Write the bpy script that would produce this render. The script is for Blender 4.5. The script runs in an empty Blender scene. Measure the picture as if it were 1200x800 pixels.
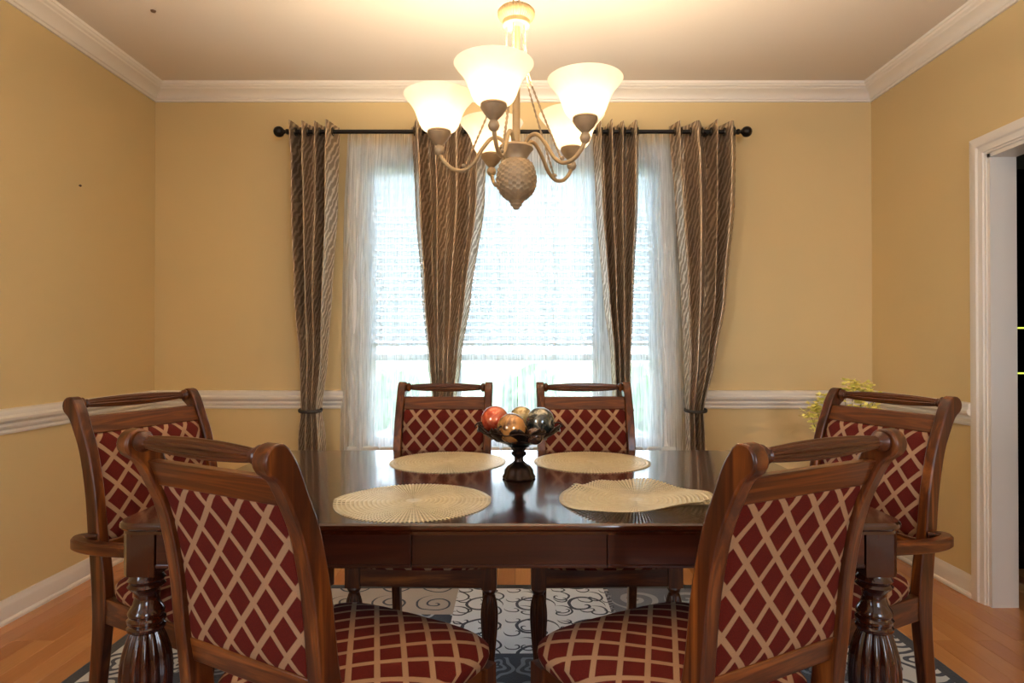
import bpy, bmesh, math, random
from mathutils import Vector, Matrix
random.seed(7)
PI = math.pi
C = bpy.context.scene.collection
sc = bpy.context.scene

# ------------------------------------------------------------------ camera
cam_d = bpy.data.cameras.new('camera')
cam = bpy.data.objects.new('camera', cam_d); C.objects.link(cam)
cam_d.sensor_width = 36.0
cam_d.lens = 735 * 36.0 / 1200.0
cam_d.shift_x = -5 / 1200.0
cam.location = (0, 0, 1.17)
cam.rotation_euler = (PI / 2 + math.radians(0.4), 0, 0)
cam_d.clip_start = 0.05
sc.camera = cam

# ------------------------------------------------------------------ sky, light, exposure
world = bpy.data.worlds.new('sky'); sc.world = world
world.use_nodes = True
wn = world.node_tree.nodes; wl = world.node_tree.links
wn.clear()
w_out = wn.new('ShaderNodeOutputWorld'); w_bg = wn.new('ShaderNodeBackground')
w_tc = wn.new('ShaderNodeTexCoord'); w_sep = wn.new('ShaderNodeSeparateXYZ'); w_ramp = wn.new('ShaderNodeValToRGB')
wl.new(w_tc.outputs['Generated'], w_sep.inputs[0]); wl.new(w_sep.outputs['Z'], w_ramp.inputs[0])
w_ramp.color_ramp.elements[0].position = 0.0; w_ramp.color_ramp.elements[0].color = (0.78, 0.88, 1.0, 1)
w_ramp.color_ramp.elements[1].position = 0.7; w_ramp.color_ramp.elements[1].color = (0.60, 0.77, 1.0, 1)
wl.new(w_ramp.outputs[0], w_bg.inputs[0]); w_bg.inputs[1].default_value = 4.5
wl.new(w_bg.outputs[0], w_out.inputs[0])

def area_light(name, loc, rot, sx, sy, power, color):
    d = bpy.data.lights.new(name, 'AREA'); d.shape = 'RECTANGLE'; d.size = sx; d.size_y = sy
    d.energy = power; d.color = color
    o = bpy.data.objects.new(name, d); C.objects.link(o); o.location = loc; o.rotation_euler = rot
    return o
# portals: they only guide sampling of the sky through the dining window and two openings added for daylight
def portal(name, loc, rot, sx, sy):
    o = area_light(name, loc, rot, sx, sy, 1, (1, 1, 1)); o.data.cycles.is_portal = True
portal('portal_dining_window', (-0.023, 3.87, 1.421), (-PI / 2, 0, 0), 1.76, 1.70)
portal('portal_side_added_opening', (-2.29, -1.2, 1.5), (PI / 2, 0, -PI / 2), 1.4, 1.4)
portal('portal_rear_added_opening', (1.25, -2.33, 1.5), (PI / 2, 0, 0), 1.1, 1.4)
BULB_POWER = 48
BULB_COLOR = (1.0, 0.79, 0.54)

sc.view_settings.view_transform = 'Standard'
sc.view_settings.look = 'None'
sc.view_settings.exposure = 1.54
sc.view_settings.gamma = 1.0
sc.view_settings.use_curve_mapping = False
sc.cycles.use_denoising = True
sc.cycles.max_bounces = 10
sc.cycles.diffuse_bounces = 5
sc.cycles.glossy_bounces = 4
sc.cycles.transmission_bounces = 6
sc.cycles.transparent_max_bounces = 16
sc.cycles.caustics_reflective = False
sc.cycles.caustics_refractive = False
sc.cycles.sample_clamp_indirect = 4.0

# ------------------------------------------------------------------ materials
class NT:
    def __init__(s, name):
        s.m = bpy.data.materials.new(name); s.m.use_nodes = True
        s.t = s.m.node_tree; s.n = s.t.nodes; s.l = s.t.links
        s.b = s.n['Principled BSDF']; s.out = s.n['Material Output']
    def new(s, typ, **kw):
        x = s.n.new(typ)
        for k, v in kw.items(): setattr(x, k, v)
        return x
    def put(s, sock, v):
        if isinstance(v, bpy.types.NodeSocket): s.l.new(v, sock)
        else:
            if sock.type == 'RGBA' and len(v) == 3: v = (*v, 1)
            sock.default_value = v
    def math(s, op, a, b=0.0, c=0.0):
        x = s.new('ShaderNodeMath', operation=op)
        s.put(x.inputs[0], a); s.put(x.inputs[1], b); s.put(x.inputs[2], c)
        return x.outputs[0]
    def mix(s, f, a, b):
        x = s.new('ShaderNodeMix', data_type='RGBA')
        s.put(x.inputs[0], f); s.put(x.inputs[6], a); s.put(x.inputs[7], b)
        return x.outputs[2]
    def noise(s, vec, scale, detail=3, rough=0.5, dist=0.0):
        x = s.new('ShaderNodeTexNoise')
        if vec is not None: s.put(x.inputs['Vector'], vec)
        x.inputs['Scale'].default_value = scale; x.inputs['Detail'].default_value = detail
        x.inputs['Roughness'].default_value = rough; x.inputs['Distortion'].default_value = dist
        return x
    def coord(s, which='Object', scale=(1, 1, 1), loc=(0, 0, 0), rot=(0, 0, 0)):
        tc = s.new('ShaderNodeTexCoord'); mp = s.new('ShaderNodeMapping')
        s.l.new(tc.outputs[which], mp.inputs[0])
        mp.inputs['Scale'].default_value = scale; mp.inputs['Location'].default_value = loc
        mp.inputs['Rotation'].default_value = rot
        return mp.outputs[0]
    def ramp(s, fac, stops):
        r = s.new('ShaderNodeValToRGB'); s.l.new(fac, r.inputs[0])
        e = r.color_ramp.elements
        while len(e) < len(stops): e.new(0.5)
        for q, (p, c) in zip(e, stops): q.position = p; q.color = (*c, 1)
        return r.outputs[0]
    def bump(s, h, strength, dist=0.01):
        x = s.new('ShaderNodeBump'); s.put(x.inputs['Height'], h)
        x.inputs['Strength'].default_value = strength; x.inputs['Distance'].default_value = dist
        s.l.new(x.outputs[0], s.b.inputs['Normal'])
    def set(s, **kw):
        for k, v in kw.items():
            s.put(s.b.inputs[{'color': 'Base Color', 'rough': 'Roughness', 'metal': 'Metallic', 'coat': 'Coat Weight',
                   'coat_rough': 'Coat Roughness', 'sheen': 'Sheen Weight', 'emit': 'Emission Color',
                   'emit_s': 'Emission Strength', 'ior': 'IOR', 'spec': 'Specular IOR Level', 'trans': 'Transmission Weight',
                   'alpha': 'Alpha'}[k]], v)
        return s

def plain(name, color, rough=0.5, metal=0.0, var=0.06, nscale=8, bump=0.0, **kw):
    t = NT(name)
    n = t.noise(t.coord('Object'), nscale, 4)
    lo = tuple(c * (1 - var) for c in color); hi = tuple(min(1, c * (1 + var)) for c in color)
    t.set(color=t.mix(n.outputs[0], lo, hi), rough=rough, metal=metal, **kw)
    if bump: t.bump(t.noise(t.coord('Object'), nscale * 12, 3).outputs[0], bump, 0.002)
    return t.m

def wood(name, axis, dark, mid, light, rough=0.28, coat=0.5, grain=1.0):
    t = NT(name)
    s = [22, 22, 22]; s[axis] = 1.6
    v = t.coord('Object', tuple(q * grain for q in s))
    n1 = t.noise(v, 1.2, 5, 0.6, 1.2)
    fine = t.noise(t.coord('Object', tuple(q * grain * 5 for q in s)), 1.0, 3)
    col = t.ramp(n1.outputs[0], [(0.25, dark), (0.5, mid), (0.78, light)])
    col = t.mix(t.math('MULTIPLY', fine.outputs[0], 0.35), col, dark)
    t.set(color=col, rough=rough, coat=coat, coat_rough=0.08, spec=0.3)
    t.bump(fine.outputs[0], 0.06, 0.001)
    return t.m

CW = ((0.016, 0.0028, 0.0006), (0.088, 0.0200, 0.0032), (0.30, 0.088, 0.0130))
M = {}
for ax, nm in enumerate('xyz'):
    M['chair_' + nm] = wood('chair_wood_' + nm, ax, *CW, rough=0.36, coat=0.22)
TW = ((0.012, 0.0018, 0.0007), (0.038, 0.0066, 0.0020), (0.095, 0.020, 0.005))
M['table_x'] = wood('table_wood_x', 0, *TW, rough=0.16, coat=0.9, grain=0.6)
M['apron'] = wood('table_apron_wood', 0, *TW, rough=0.34, coat=0.3, grain=0.6)
M['table_y'] = wood('table_wood_y', 1, *TW, rough=0.2, coat=0.7)
M['table_z'] = wood('table_wood_z', 2, *TW, rough=0.22, coat=0.7)

def lattice(name, red, tan, pu=0.074, pv=0.084, band=0.108):
    t = NT(name)
    tc = t.new('ShaderNodeTexCoord'); sp = t.new('ShaderNodeSeparateXYZ')
    t.l.new(tc.outputs['UV'], sp.inputs[0])
    u = t.math('DIVIDE', sp.outputs[0], pu); v = t.math('DIVIDE', sp.outputs[1], pv)
    def stripe(x):
        f = t.math('FRACT', t.math('ADD', x, 100.5))
        return t.math('ABSOLUTE', t.math('SUBTRACT', f, 0.5))
    a = stripe(t.math('ADD', u, v)); b = stripe(t.math('SUBTRACT', u, v))
    d = t.math('MINIMUM', a, b)
    mr = t.new('ShaderNodeMapRange'); t.l.new(d, mr.inputs[0])
    mr.inputs[1].default_value = band - 0.012; mr.inputs[2].default_value = band + 0.012
    mr.inputs[3].default_value = 1; mr.inputs[4].default_value = 0
    mask = mr.outputs[0]
    sp2 = t.noise(tc.outputs['UV'], 420, 2)
    big = t.noise(tc.outputs['UV'], 14, 2)
    rc = t.mix(sp2.outputs[0], tuple(c * 0.45 for c in red), tuple(min(1, c * 1.7) for c in red))
    tcv = t.mix(sp2.outputs[0], tuple(c * 0.82 for c in tan), tuple(min(1, c * 1.15) for c in tan))
    col = t.mix(mask, rc, tcv)
    col = t.mix(t.math('MULTIPLY', big.outputs[0], 0.25), col, t.mix(0.5, col, (0.02, 0.004, 0.003)))
    t.set(color=col, rough=t.mix(mask, (0.9,) * 3, (0.6,) * 3), spec=0.2)
    t.bump(t.math('ADD', t.math('MULTIPLY', mask, 0.6), t.math('MULTIPLY', sp2.outputs[0], 0.5)), 0.35, 0.002)
    return t.m
M['lattice'] = lattice('lattice_fabric', (0.080, 0.0050, 0.0018), (0.32, 0.182, 0.100))

M['wall'] = plain('wall_paint', (0.69, 0.525, 0.265), 0.62, var=0.02, nscale=3, bump=0.08)
M['ceiling'] = plain('ceiling_paint', (0.70, 0.63, 0.56), 0.8, var=0.015, nscale=3, bump=0.08)
M['trim'] = plain('white_trim_paint', (0.80, 0.75, 0.68), 0.35, var=0.015, nscale=5)
M['darkroom'] = plain('unlit_room_black', (0.05, 0.045, 0.04), 0.8)  # near black stands for the darkness of the unlit next room
M['frame_white'] = plain('vinyl_window_white', (0.80, 0.82, 0.82), 0.35, var=0.01)
M['slat'] = plain('blind_slat_white', (0.86, 0.89, 0.90), 0.45, var=0.01)
def m_slat():
    t = NT('translucent_blind_slat')
    tl = t.new('ShaderNodeBsdfTranslucent'); tl.inputs[0].default_value = (0.95, 0.97, 0.99, 1); mx = t.new('ShaderNodeMixShader'); mx.inputs[0].default_value = 0.7
    t.set(color=(0.86, 0.89, 0.92), rough=0.45)
    t.l.new(t.b.outputs[0], mx.inputs[1]); t.l.new(tl.outputs[0], mx.inputs[2]); t.l.new(mx.outputs[0], t.out.inputs[0]); return t.m
M['slat'] = m_slat()
M['rod'] = plain('black_iron', (0.02, 0.015, 0.012), 0.35, metal=0.7)
M['grommet'] = plain('dark_bronze_grommet', (0.10, 0.08, 0.06), 0.3, metal=0.9)
M['nail'] = plain('nail_brown', (0.12, 0.06, 0.03), 0.5)

def m_glass():
    t = NT('window_pane_glass')
    tr = t.new('ShaderNodeBsdfTransparent'); gl = t.new('ShaderNodeBsdfGlossy'); mx = t.new('ShaderNodeMixShader')
    gl.inputs['Roughness'].default_value = 0.03; fr = t.new('ShaderNodeFresnel')
    t.l.new(fr.outputs[0], mx.inputs[0]); t.l.new(tr.outputs[0], mx.inputs[1]); t.l.new(gl.outputs[0], mx.inputs[2])
    t.l.new(mx.outputs[0], t.out.inputs[0]); return t.m
M['pane'] = m_glass()

def m_sheer():
    t = NT('sheer_white_voile')
    tc = t.new('ShaderNodeTexCoord')
    mp = t.new('ShaderNodeMapping'); t.l.new(tc.outputs['UV'], mp.inputs[0]); mp.inputs['Scale'].default_value = (62, 3.2, 1)
    n = t.noise(mp.outputs[0], 1.0, 4, 0.6, 0.9)
    mp2 = t.new('ShaderNodeMapping'); t.l.new(tc.outputs['UV'], mp2.inputs[0]); mp2.inputs['Scale'].default_value = (14, 0.6, 1)
    n2 = t.noise(mp2.outputs[0], 1.0, 2)
    a = t.math('ADD', t.math('MULTIPLY', n.outputs[0], 0.7), t.math('MULTIPLY', n2.outputs[0], 0.25))
    mr = t.new('ShaderNodeMapRange'); t.l.new(a, mr.inputs[0])
    mr.inputs[1].default_value = 0.36; mr.inputs[2].default_value = 0.60; mr.inputs[3].default_value = 0.40; mr.inputs[4].default_value = 0.95
    tr = t.new('ShaderNodeBsdfTransparent'); df = t.new('ShaderNodeBsdfDiffuse'); tl = t.new('ShaderNodeBsdfTranslucent')
    df.inputs[0].default_value = (0.86, 0.86, 0.84, 1); tl.inputs[0].default_value = (0.88, 0.90, 0.90, 1)
    m1 = t.new('ShaderNodeMixShader'); m1.inputs[0].default_value = 0.55
    t.l.new(df.outputs[0], m1.inputs[1]); t.l.new(tl.outputs[0], m1.inputs[2])
    m2 = t.new('ShaderNodeMixShader'); t.l.new(mr.outputs[0], m2.inputs[0])
    t.l.new(tr.outputs[0], m2.inputs[1]); t.l.new(m1.outputs[0], m2.inputs[2]); t.l.new(m2.outputs[0], t.out.inputs[0])
    return t.m
M['sheer'] = m_sheer()

def m_drape():
    t = NT('bronze_satin_drape')
    tc = t.new('ShaderNodeTexCoord'); sp = t.new('ShaderNodeSeparateXYZ'); t.l.new(tc.outputs['UV'], sp.inputs[0])
    nz = t.noise(tc.outputs['UV'], 16, 2)
    x = t.math('ADD', t.math('MULTIPLY', sp.outputs[0], 70.0), t.math('MULTIPLY', sp.outputs[1], -42.0))
    x = t.math('ADD', x, t.math('MULTIPLY', nz.outputs[0], 5.0))
    s = t.math('SINE', t.math('MULTIPLY', x, 2.2))
    mr = t.new('ShaderNodeMapRange'); t.l.new(s, mr.inputs[0]); mr.inputs[1].default_value = -0.3; mr.inputs[2].default_value = 0.9
    mask = mr.outputs[0]
    t.set(color=t.mix(mask, (0.31, 0.215, 0.135), (0.72, 0.58, 0.42)), rough=t.mix(mask, (0.45,) * 3, (0.3,) * 3),
          metal=t.math('ADD', t.math('MULTIPLY', mask, 0.35), 0.4))
    t.bump(s, 0.15, 0.003)
    return t.m
M['drape'] = m_drape()
M['tieback'] = plain('tieback_cord', (0.03, 0.022, 0.018), 0.6)

def m_plank():
    t = NT('oak_plank')
    oi = t.new('ShaderNodeObjectInfo')
    v = t.coord('Object', (26, 1.4, 26)); n = t.noise(v, 1.3, 5, 0.6, 1.0)
    fine = t.noise(t.coord('Object', (140, 5, 140)), 1, 3)
    base = t.ramp(oi.outputs['Random'], [(0.0, (0.46, 0.180, 0.058)), (0.5, (0.56, 0.235, 0.078)), (1.0, (0.68, 0.31, 0.11))])
    col = t.mix(t.math('MULTIPLY', n.outputs[0], 0.5), base, (0.34, 0.115, 0.034))
    col = t.mix(t.math('MULTIPLY', fine.outputs[0], 0.25), col, (0.17, 0.06, 0.02))
    t.set(color=col, rough=0.24, coat=0.35, coat_rough=0.15)
    t.bump(fine.outputs[0], 0.05, 0.001)
    return t.m
M['plank'] = m_plank()
M['subfloor'] = plain('joint_dark', (0.07, 0.03, 0.012), 0.8)

def m_mat():
    t = NT('woven_gold_vinyl')
    n = t.noise(t.coord('Object'), 60, 2)
    t.set(color=t.mix(n.outputs[0], (0.70, 0.56, 0.30), (0.95, 0.83, 0.55)), rough=0.32, metal=0.45)
    return t.m
M['mat'] = m_mat()
M['bronze'] = plain('dark_cast_bronze', (0.045, 0.028, 0.022), 0.28, metal=0.85, var=0.5, nscale=40)

def m_ball(name, base, blotch, spot, sc_=9):
    t = NT(name)
    v = t.new('ShaderNodeTexVoronoi'); t.l.new(t.coord('Object', (sc_ * 2,) * 3), v.inputs['Vector']); v.inputs['Scale'].default_value = 1.0
    n = t.noise(t.coord('Object'), sc_ * 2.2, 4, 0.6, 1.5)
    c = t.ramp(n.outputs[0], [(0.38, base), (0.5, blotch), (0.62, spot)])
    e = t.math('LESS_THAN', v.outputs['Distance'], 0.25)
    t.set(color=t.mix(t.math('MULTIPLY', e, 0.8), c, spot), rough=0.1, metal=0.4, coat=1.0, coat_rough=0.03)
    return t.m

M['chand'] = plain('antique_cream_metal', (0.36, 0.25, 0.125), 0.45, metal=0.25, var=0.25, nscale=25)
M['chand_collar'] = plain('antique_tan_metal', (0.16, 0.105, 0.045), 0.55, metal=0.2, var=0.2, nscale=25)
M['chand_dark'] = plain('weathered_bronze', (0.36, 0.265, 0.16), 0.5, metal=0.3, var=0.35, nscale=30)
def m_shade():
    t = NT('frosted_alabaster_glass_lit')
    n = t.noise(t.coord('Object'), 14, 4, 0.6, 1.0)
    col = t.mix(n.outputs[0], (1.0, 0.90, 0.76), (1.0, 0.96, 0.88))
    tl = t.new('ShaderNodeBsdfTranslucent'); df = t.new('ShaderNodeBsdfPrincipled'); mx = t.new('ShaderNodeMixShader')
    t.l.new(t.mix(0.12, col, (0, 0, 0)), tl.inputs[0]); t.l.new(col, df.inputs['Base Color']); df.inputs['Roughness'].default_value = 0.25
    t.l.new(col, df.inputs['Emission Color']); df.inputs['Emission Strength'].default_value = 0.12
    mx.inputs[0].default_value = 0.42
    t.l.new(tl.outputs[0], mx.inputs[1]); t.l.new(df.outputs[0], mx.inputs[2]); t.l.new(mx.outputs[0], t.out.inputs[0])
    return t.m
M['shade'] = m_shade()
t = NT('lit_bulb'); t.set(color=(1, .9, .7), emit=(1.0, 0.82, 0.55), emit_s=8.0); M['bulb'] = t.m
M['grass'] = plain('lawn', (0.20, 0.30, 0.14), 0.9, var=0.4, nscale=3)
M['leaf'] = plain('leafage', (0.10, 0.22, 0.06), 0.7, var=0.4, nscale=5)
M['bark'] = plain('bark', (0.12, 0.08, 0.05), 0.9, var=0.3)
M['petal'] = plain('cream_yellow_petal', (1.0, 0.86, 0.24), 0.5, var=0.12, nscale=20)
M['stem'] = plain('stem_brown_green', (0.10, 0.09, 0.03), 0.7)
M['ceramic'] = plain('olive_ceramic', (0.12, 0.10, 0.05), 0.25, coat=0.5)
M['black'] = plain('black_lacquer', (0.008, 0.008, 0.009), 0.2)
t = NT('led_strip'); t.set(color=(.7, .8, .2), emit=(0.75, 0.85, 0.12), emit_s=1.6); M['led'] = t.m
def m_cab_glass():
    t = NT('smoked_glass')
    tr = t.new('ShaderNodeBsdfTransparent'); tr.inputs[0].default_value = (.6, .6, .6, 1)
    gl = t.new('ShaderNodeBsdfGlossy'); gl.inputs['Roughness'].default_value = 0.05; mx = t.new('ShaderNodeMixShader'); mx.inputs[0].default_value = 0.08
    t.l.new(tr.outputs[0], mx.inputs[1]); t.l.new(gl.outputs[0], mx.inputs[2]); t.l.new(mx.outputs[0], t.out.inputs[0]); return t.m
M['smoked'] = m_cab_glass()

def m_rug(hx, hy, cy):
    t = NT('patchwork_rug_pile')
    tc = t.new('ShaderNodeTexCoord'); sp = t.new('ShaderNodeSeparateXYZ'); t.l.new(tc.outputs['Object'], sp.inputs[0])
    nz = t.noise(tc.outputs['Object'], 5, 2); ns = t.new('ShaderNodeSeparateColor'); t.l.new(nz.outputs['Color'], ns.inputs[0])
    X, Y = sp.outputs[0], sp.outputs[1]
    XD = t.math('ADD', X, t.math('MULTIPLY', t.math('SUBTRACT', ns.outputs[0], 0.5), 0.05))
    YD = t.math('ADD', Y, t.math('MULTIPLY', t.math('SUBTRACT', ns.outputs[1], 0.5), 0.05))
    def AND(a, b): return t.math('MULTIPLY', a, b)
    def rect(x0, x1, y0, y1):
        return AND(AND(t.math('GREATER_THAN', X, x0), t.math('LESS_THAN', X, x1)), AND(t.math('GREATER_THAN', Y, y0 - cy), t.math('LESS_THAN', Y, y1 - cy)))
    def spiral(cell, freq, thr, rad, ox=0.0, oy=0.0):
        px = t.math('SUBTRACT', t.math('FRACT', t.math('ADD', t.math('DIVIDE', XD, cell), 50.0 + ox)), 0.5)
        py = t.math('SUBTRACT', t.math('FRACT', t.math('ADD', t.math('DIVIDE', YD, cell), 50.0 + oy)), 0.5)
        r = t.math('SQRT', t.math('ADD', t.math('MULTIPLY', px, px), t.math('MULTIPLY', py, py)))
        an = t.math('ARCTAN2', py, px)
        s = t.math('SINE', t.math('ADD', an, t.math('MULTIPLY', r, freq)))
        return AND(t.math('GREATER_THAN', s, thr), t.math('LESS_THAN', r, rad))
    def rings(cell, ox=0.0, n=5):
        px = t.math('SUBTRACT', t.math('FRACT', t.math('ADD', t.math('DIVIDE', XD, cell), 50.0 + ox)), 0.5)
        py = t.math('SUBTRACT', t.math('FRACT', t.math('ADD', t.math('DIVIDE', YD, cell), 50.0 + ox)), 0.5)
        r = t.math('SQRT', t.math('ADD', t.math('MULTIPLY', px, px), t.math('MULTIPLY', py, py)))
        an = t.math('ARCTAN2', py, px)
        pet = t.math('ADD', r, t.math('MULTIPLY', t.math('SINE', t.math('MULTIPLY', an, float(n))), 0.05))
        return AND(t.math('GREATER_THAN', t.math('SINE', t.math('MULTIPLY', pet, 34.0)), 0.1), t.math('LESS_THAN', pet, 0.46))
    navy = (0.018, 0.024, 0.045); grey = (0.22, 0.25, 0.30); cream = (0.80, 0.82, 0.84); taupe = (0.44, 0.37, 0.31); black = (0.010, 0.010, 0.014)
    col = t.mix(rings(0.17), navy, grey)                                              # navy ground with pale rings
    margin = t.mix(rings(0.21, 0.3, 4), (0.58, 0.58, 0.55), navy)
    mk = t.math('SUBTRACT', 1.0, rect(-hx + 0.36, hx - 0.36, cy - hy + 0.36, 2.98))
    col = t.mix(mk, col, margin)
    col = t.mix(rect(-1.20, -0.27, 2.72, 3.02), col, t.mix(spiral(0.20, 26, 0.80, 0.45, 0.3, 0.55), taupe, navy))
    col = t.mix(rect(-1.20, -0.27, 2.36, 2.72), col, t.mix(rings(0.19, 0.6, 6), navy, (0.42, 0.46, 0.54)))
    col = t.mix(rect(0.44, 1.20, 2.36, 3.02), col, t.mix(spiral(0.24, 22, 0.3, 0.47, 0.2, 0.2), (0.10, 0.11, 0.15), (0.30, 0.31, 0.34)))
    fl = t.math('MAXIMUM', t.math('MAXIMUM', spiral(0.23, 17, 0.86, 0.44, 0.17, 0.3), spiral(0.11, 11, 0.90, 0.40, 0.5, 0.1)), spiral(0.155, -15, 0.90, 0.42, 0.2, 0.7))
    col = t.mix(rect(-0.27, 0.42, 2.376, 3.02), col, t.mix(fl, cream, navy))
    col = t.mix(rect(-0.30, 0.44, 2.345, 2.376), col, navy)
    bd = t.math('SUBTRACT', 1.0, rect(-hx + 0.05, hx - 0.05, cy - hy + 0.05, cy + hy - 0.05))
    col = t.mix(bd, col, black)
    pile = t.noise(tc.outputs['Object'], 260, 2)
    col = t.mix(t.math('MULTIPLY', pile.outputs[0], 0.3), col, t.mix(0.5, col, (0, 0, 0)))
    t.set(color=col, rough=0.95, sheen=0.2); t.bump(pile.outputs[0], 0.5, 0.004)
    return t.m

# ------------------------------------------------------------------ mesh helpers
class MB:
    def __init__(s): s.v = []; s.f = []; s.uv = []
    def add(s, vs, fs, uvs=None):
        o = len(s.v); s.v += [tuple(p) for p in vs]; s.f += [tuple(i + o for i in f) for f in fs]
        s.uv += list(uvs) if uvs else [(0, 0)] * len(vs)
        return s
    def box(s, x0, x1, y0, y1, z0, z1):
        v = [(x0, y0, z0), (x1, y0, z0), (x1, y1, z0), (x0, y1, z0), (x0, y0, z1), (x1, y0, z1), (x1, y1, z1), (x0, y1, z1)]
        return s.add(v, [(0, 3, 2, 1), (4, 5, 6, 7), (0, 1, 5, 4), (1, 2, 6, 5), (2, 3, 7, 6), (3, 0, 4, 7)])
    def loft(s, rings, closed=True, cap=True):
        n = len(rings[0]); vs = [p for r in rings for p in r]; fs = []
        for i in range(len(rings) - 1):
            for j in range(n if closed else n - 1):
                k = (j + 1) % n
                fs.append((i * n + j, i * n + k, (i + 1) * n + k, (i + 1) * n + j))
        if cap and closed:
            fs.append(tuple(reversed(range(n)))); fs.append(tuple((len(rings) - 1) * n + j for j in range(n)))
        return s.add(vs, fs)
    def lathe(s, prof, seg=24, c=(0, 0, 0), mod=None, axis='z', cap=True):
        rings = []
        for i, (r, h) in enumerate(prof):
            ring = []
            for j in range(seg):
                a = 2 * PI * j / seg; rr = r * (mod(a, i, h) if mod else 1.0)
                p = (rr * math.cos(a), rr * math.sin(a), h)
                if axis == 'x': p = (h, rr * math.cos(a), rr * math.sin(a))
                ring.append((p[0] + c[0], p[1] + c[1], p[2] + c[2]))
            rings.append(ring)
        return s.loft(rings, cap=cap)
    def sweep(s, path, section, up=(0, 0, 1), scales=None):
        """section: list of (side, up) offsets; path: list of points"""
        P = [Vector(p) for p in path]; rings = []
        U = Vector(up)
        for i, p in enumerate(P):
            d = (P[min(i + 1, len(P) - 1)] - P[max(i - 1, 0)]).normalized()
            side = d.cross(U)
            if side.length < 1e-4: side = Vector((1, 0, 0))
            side.normalize(); u2 = side.cross(d).normalized()
            k = scales[i] if scales else 1.0
            rings.append([tuple(p + side * (a * k) + u2 * (b * k)) for a, b in section])
        return s.loft(rings)
    def tube(s, path, r, seg=10, scales=None):
        return s.sweep(path, [(r * math.cos(2 * PI * j / seg), r * math.sin(2 * PI * j / seg)) for j in range(seg)], up=(0.01, 0.02, 1), scales=scales)
    def prism(s, poly, x0, x1, axis='x'):
        """poly in (y,z) extruded along x"""
        n = len(poly)
        def pt(q, w):
            return (w, q[0], q[1]) if axis == 'x' else ((q[0], w, q[1]) if axis == 'y' else (q[0], q[1], w))
        vs = [pt(q, x0) for q in poly] + [pt(q, x1) for q in poly]
        fs = [tuple(reversed(range(n))), tuple(range(n, 2 * n))] + [(j, (j + 1) % n, n + (j + 1) % n, n + j) for j in range(n)]
        return s.add(vs, fs)
    def mesh(s, name, mat, smooth=40):
        me = bpy.data.meshes.new(name); me.from_pydata(s.v, [], s.f)
        bm = bmesh.new(); bm.from_mesh(me); bmesh.ops.recalc_face_normals(bm, faces=bm.faces); bm.to_mesh(me); bm.free()
        if any(u != (0, 0) for u in s.uv):
            l = me.uv_layers.new(name='UVMap')
            for lp in me.loops: l.data[lp.index].uv = s.uv[lp.vertex_index]
        if smooth:
            for p in me.polygons: p.use_smooth = True
            me.set_sharp_from_angle(angle=math.radians(smooth))
        me.materials.append(mat)
        return me
    def build(s, name, mat, parent=None, smooth=40, bevel=0.0, segs=2):
        o = bpy.data.objects.new(name, s.mesh(name, mat, smooth)); C.objects.link(o)
        if parent: o.parent = parent
        if bevel:
            b = o.modifiers.new('bevel', 'BEVEL'); b.width = bevel; b.segments = segs; b.limit_method = 'ANGLE'; b.angle_limit = math.radians(35)
        return o

def smooth_path(pts, n=8):
    """Catmull-Rom through tuples of any dimension"""
    out = []; P = [pts[0]] + list(pts) + [pts[-1]]
    for i in range(1, len(P) - 2):
        a, b, c, d = P[i - 1], P[i], P[i + 1], P[i + 2]
        for k in range(n):
            t = k / n
            out.append(tuple(0.5 * (2 * b[q] + (c[q] - a[q]) * t + (2 * a[q] - 5 * b[q] + 4 * c[q] - d[q]) * t * t + (3 * b[q] - a[q] - 3 * c[q] + d[q]) * t ** 3) for q in range(len(b))))
    out.append(tuple(pts[-1])); return out

def tag(o, label, cat, group=None, kind=None):
    if label: o['label'] = label
    if cat: o['category'] = cat
    if group: o['group'] = group
    if kind: o['kind'] = kind
    return o
def empty(name, loc=(0, 0, 0), rz=0.0):
    o = bpy.data.objects.new(name, None); C.objects.link(o); o.location = loc; o.rotation_euler = (0, 0, rz)
    o.empty_display_size = 0.1
    return o
def struct(o): o['kind'] = 'structure'; return o
kids = {}
def copy_tree(o, parent=None):
    c = o.copy(); C.objects.link(c); c.parent = parent
    for ch in list(o.children): copy_tree(ch, c)
    return c

# ------------------------------------------------------------------ room shell
XL, XR, YB, YF, ZC = -2.163, 2.128, 3.75, -2.2, 2.72
WX0, WX1, WZ0, WZ1 = -0.903, 0.857, 0.57, 2.272
DY0, DY1, DZ = 1.86, 2.828, 2.036
T = 0.115
b = MB(); b.box(XL - T, WX0, YB, YB + T, 0, ZC); b.box(WX1, XR + T, YB, YB + T, 0, ZC)
b.box(WX0, WX1, YB, YB + T, 0, WZ0); b.box(WX0, WX1, YB, YB + T, WZ1, ZC)
struct(b.build('wall_back', M['wall'], smooth=0))
b = MB(); b.box(XL - T, XL, YF, -1.9, 0, ZC); b.box(XL - T, XL, -0.5, YB, 0, ZC); b.box(XL - T, XL, -1.9, -0.5, 0, 0.8); b.box(XL - T, XL, -1.9, -0.5, 2.2, ZC)  # unseen opening behind the camera, added to let in soft daylight
struct(b.build('wall_left', M['wall'], smooth=0))
b = MB(); b.box(XR, XR + T, YF, DY0, 0, ZC); b.box(XR, XR + T, DY1, YB, 0, ZC); b.box(XR, XR + T, DY0, DY1, DZ, ZC)
struct(b.build('wall_right', M['wall'], smooth=0))
b = MB(); b.box(XL - T, 0.7, YF - T, YF, 0, ZC); b.box(1.8, XR + T, YF - T, YF, 0, ZC); b.box(0.7, 1.8, YF - T, YF, 2.2, ZC); b.box(0.7, 1.8, YF - T, YF, 0, 0.8)  # the gap is an unseen opening added as extra daylight fill
struct(b.build('wall_front', M['wall'], smooth=0))
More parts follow.
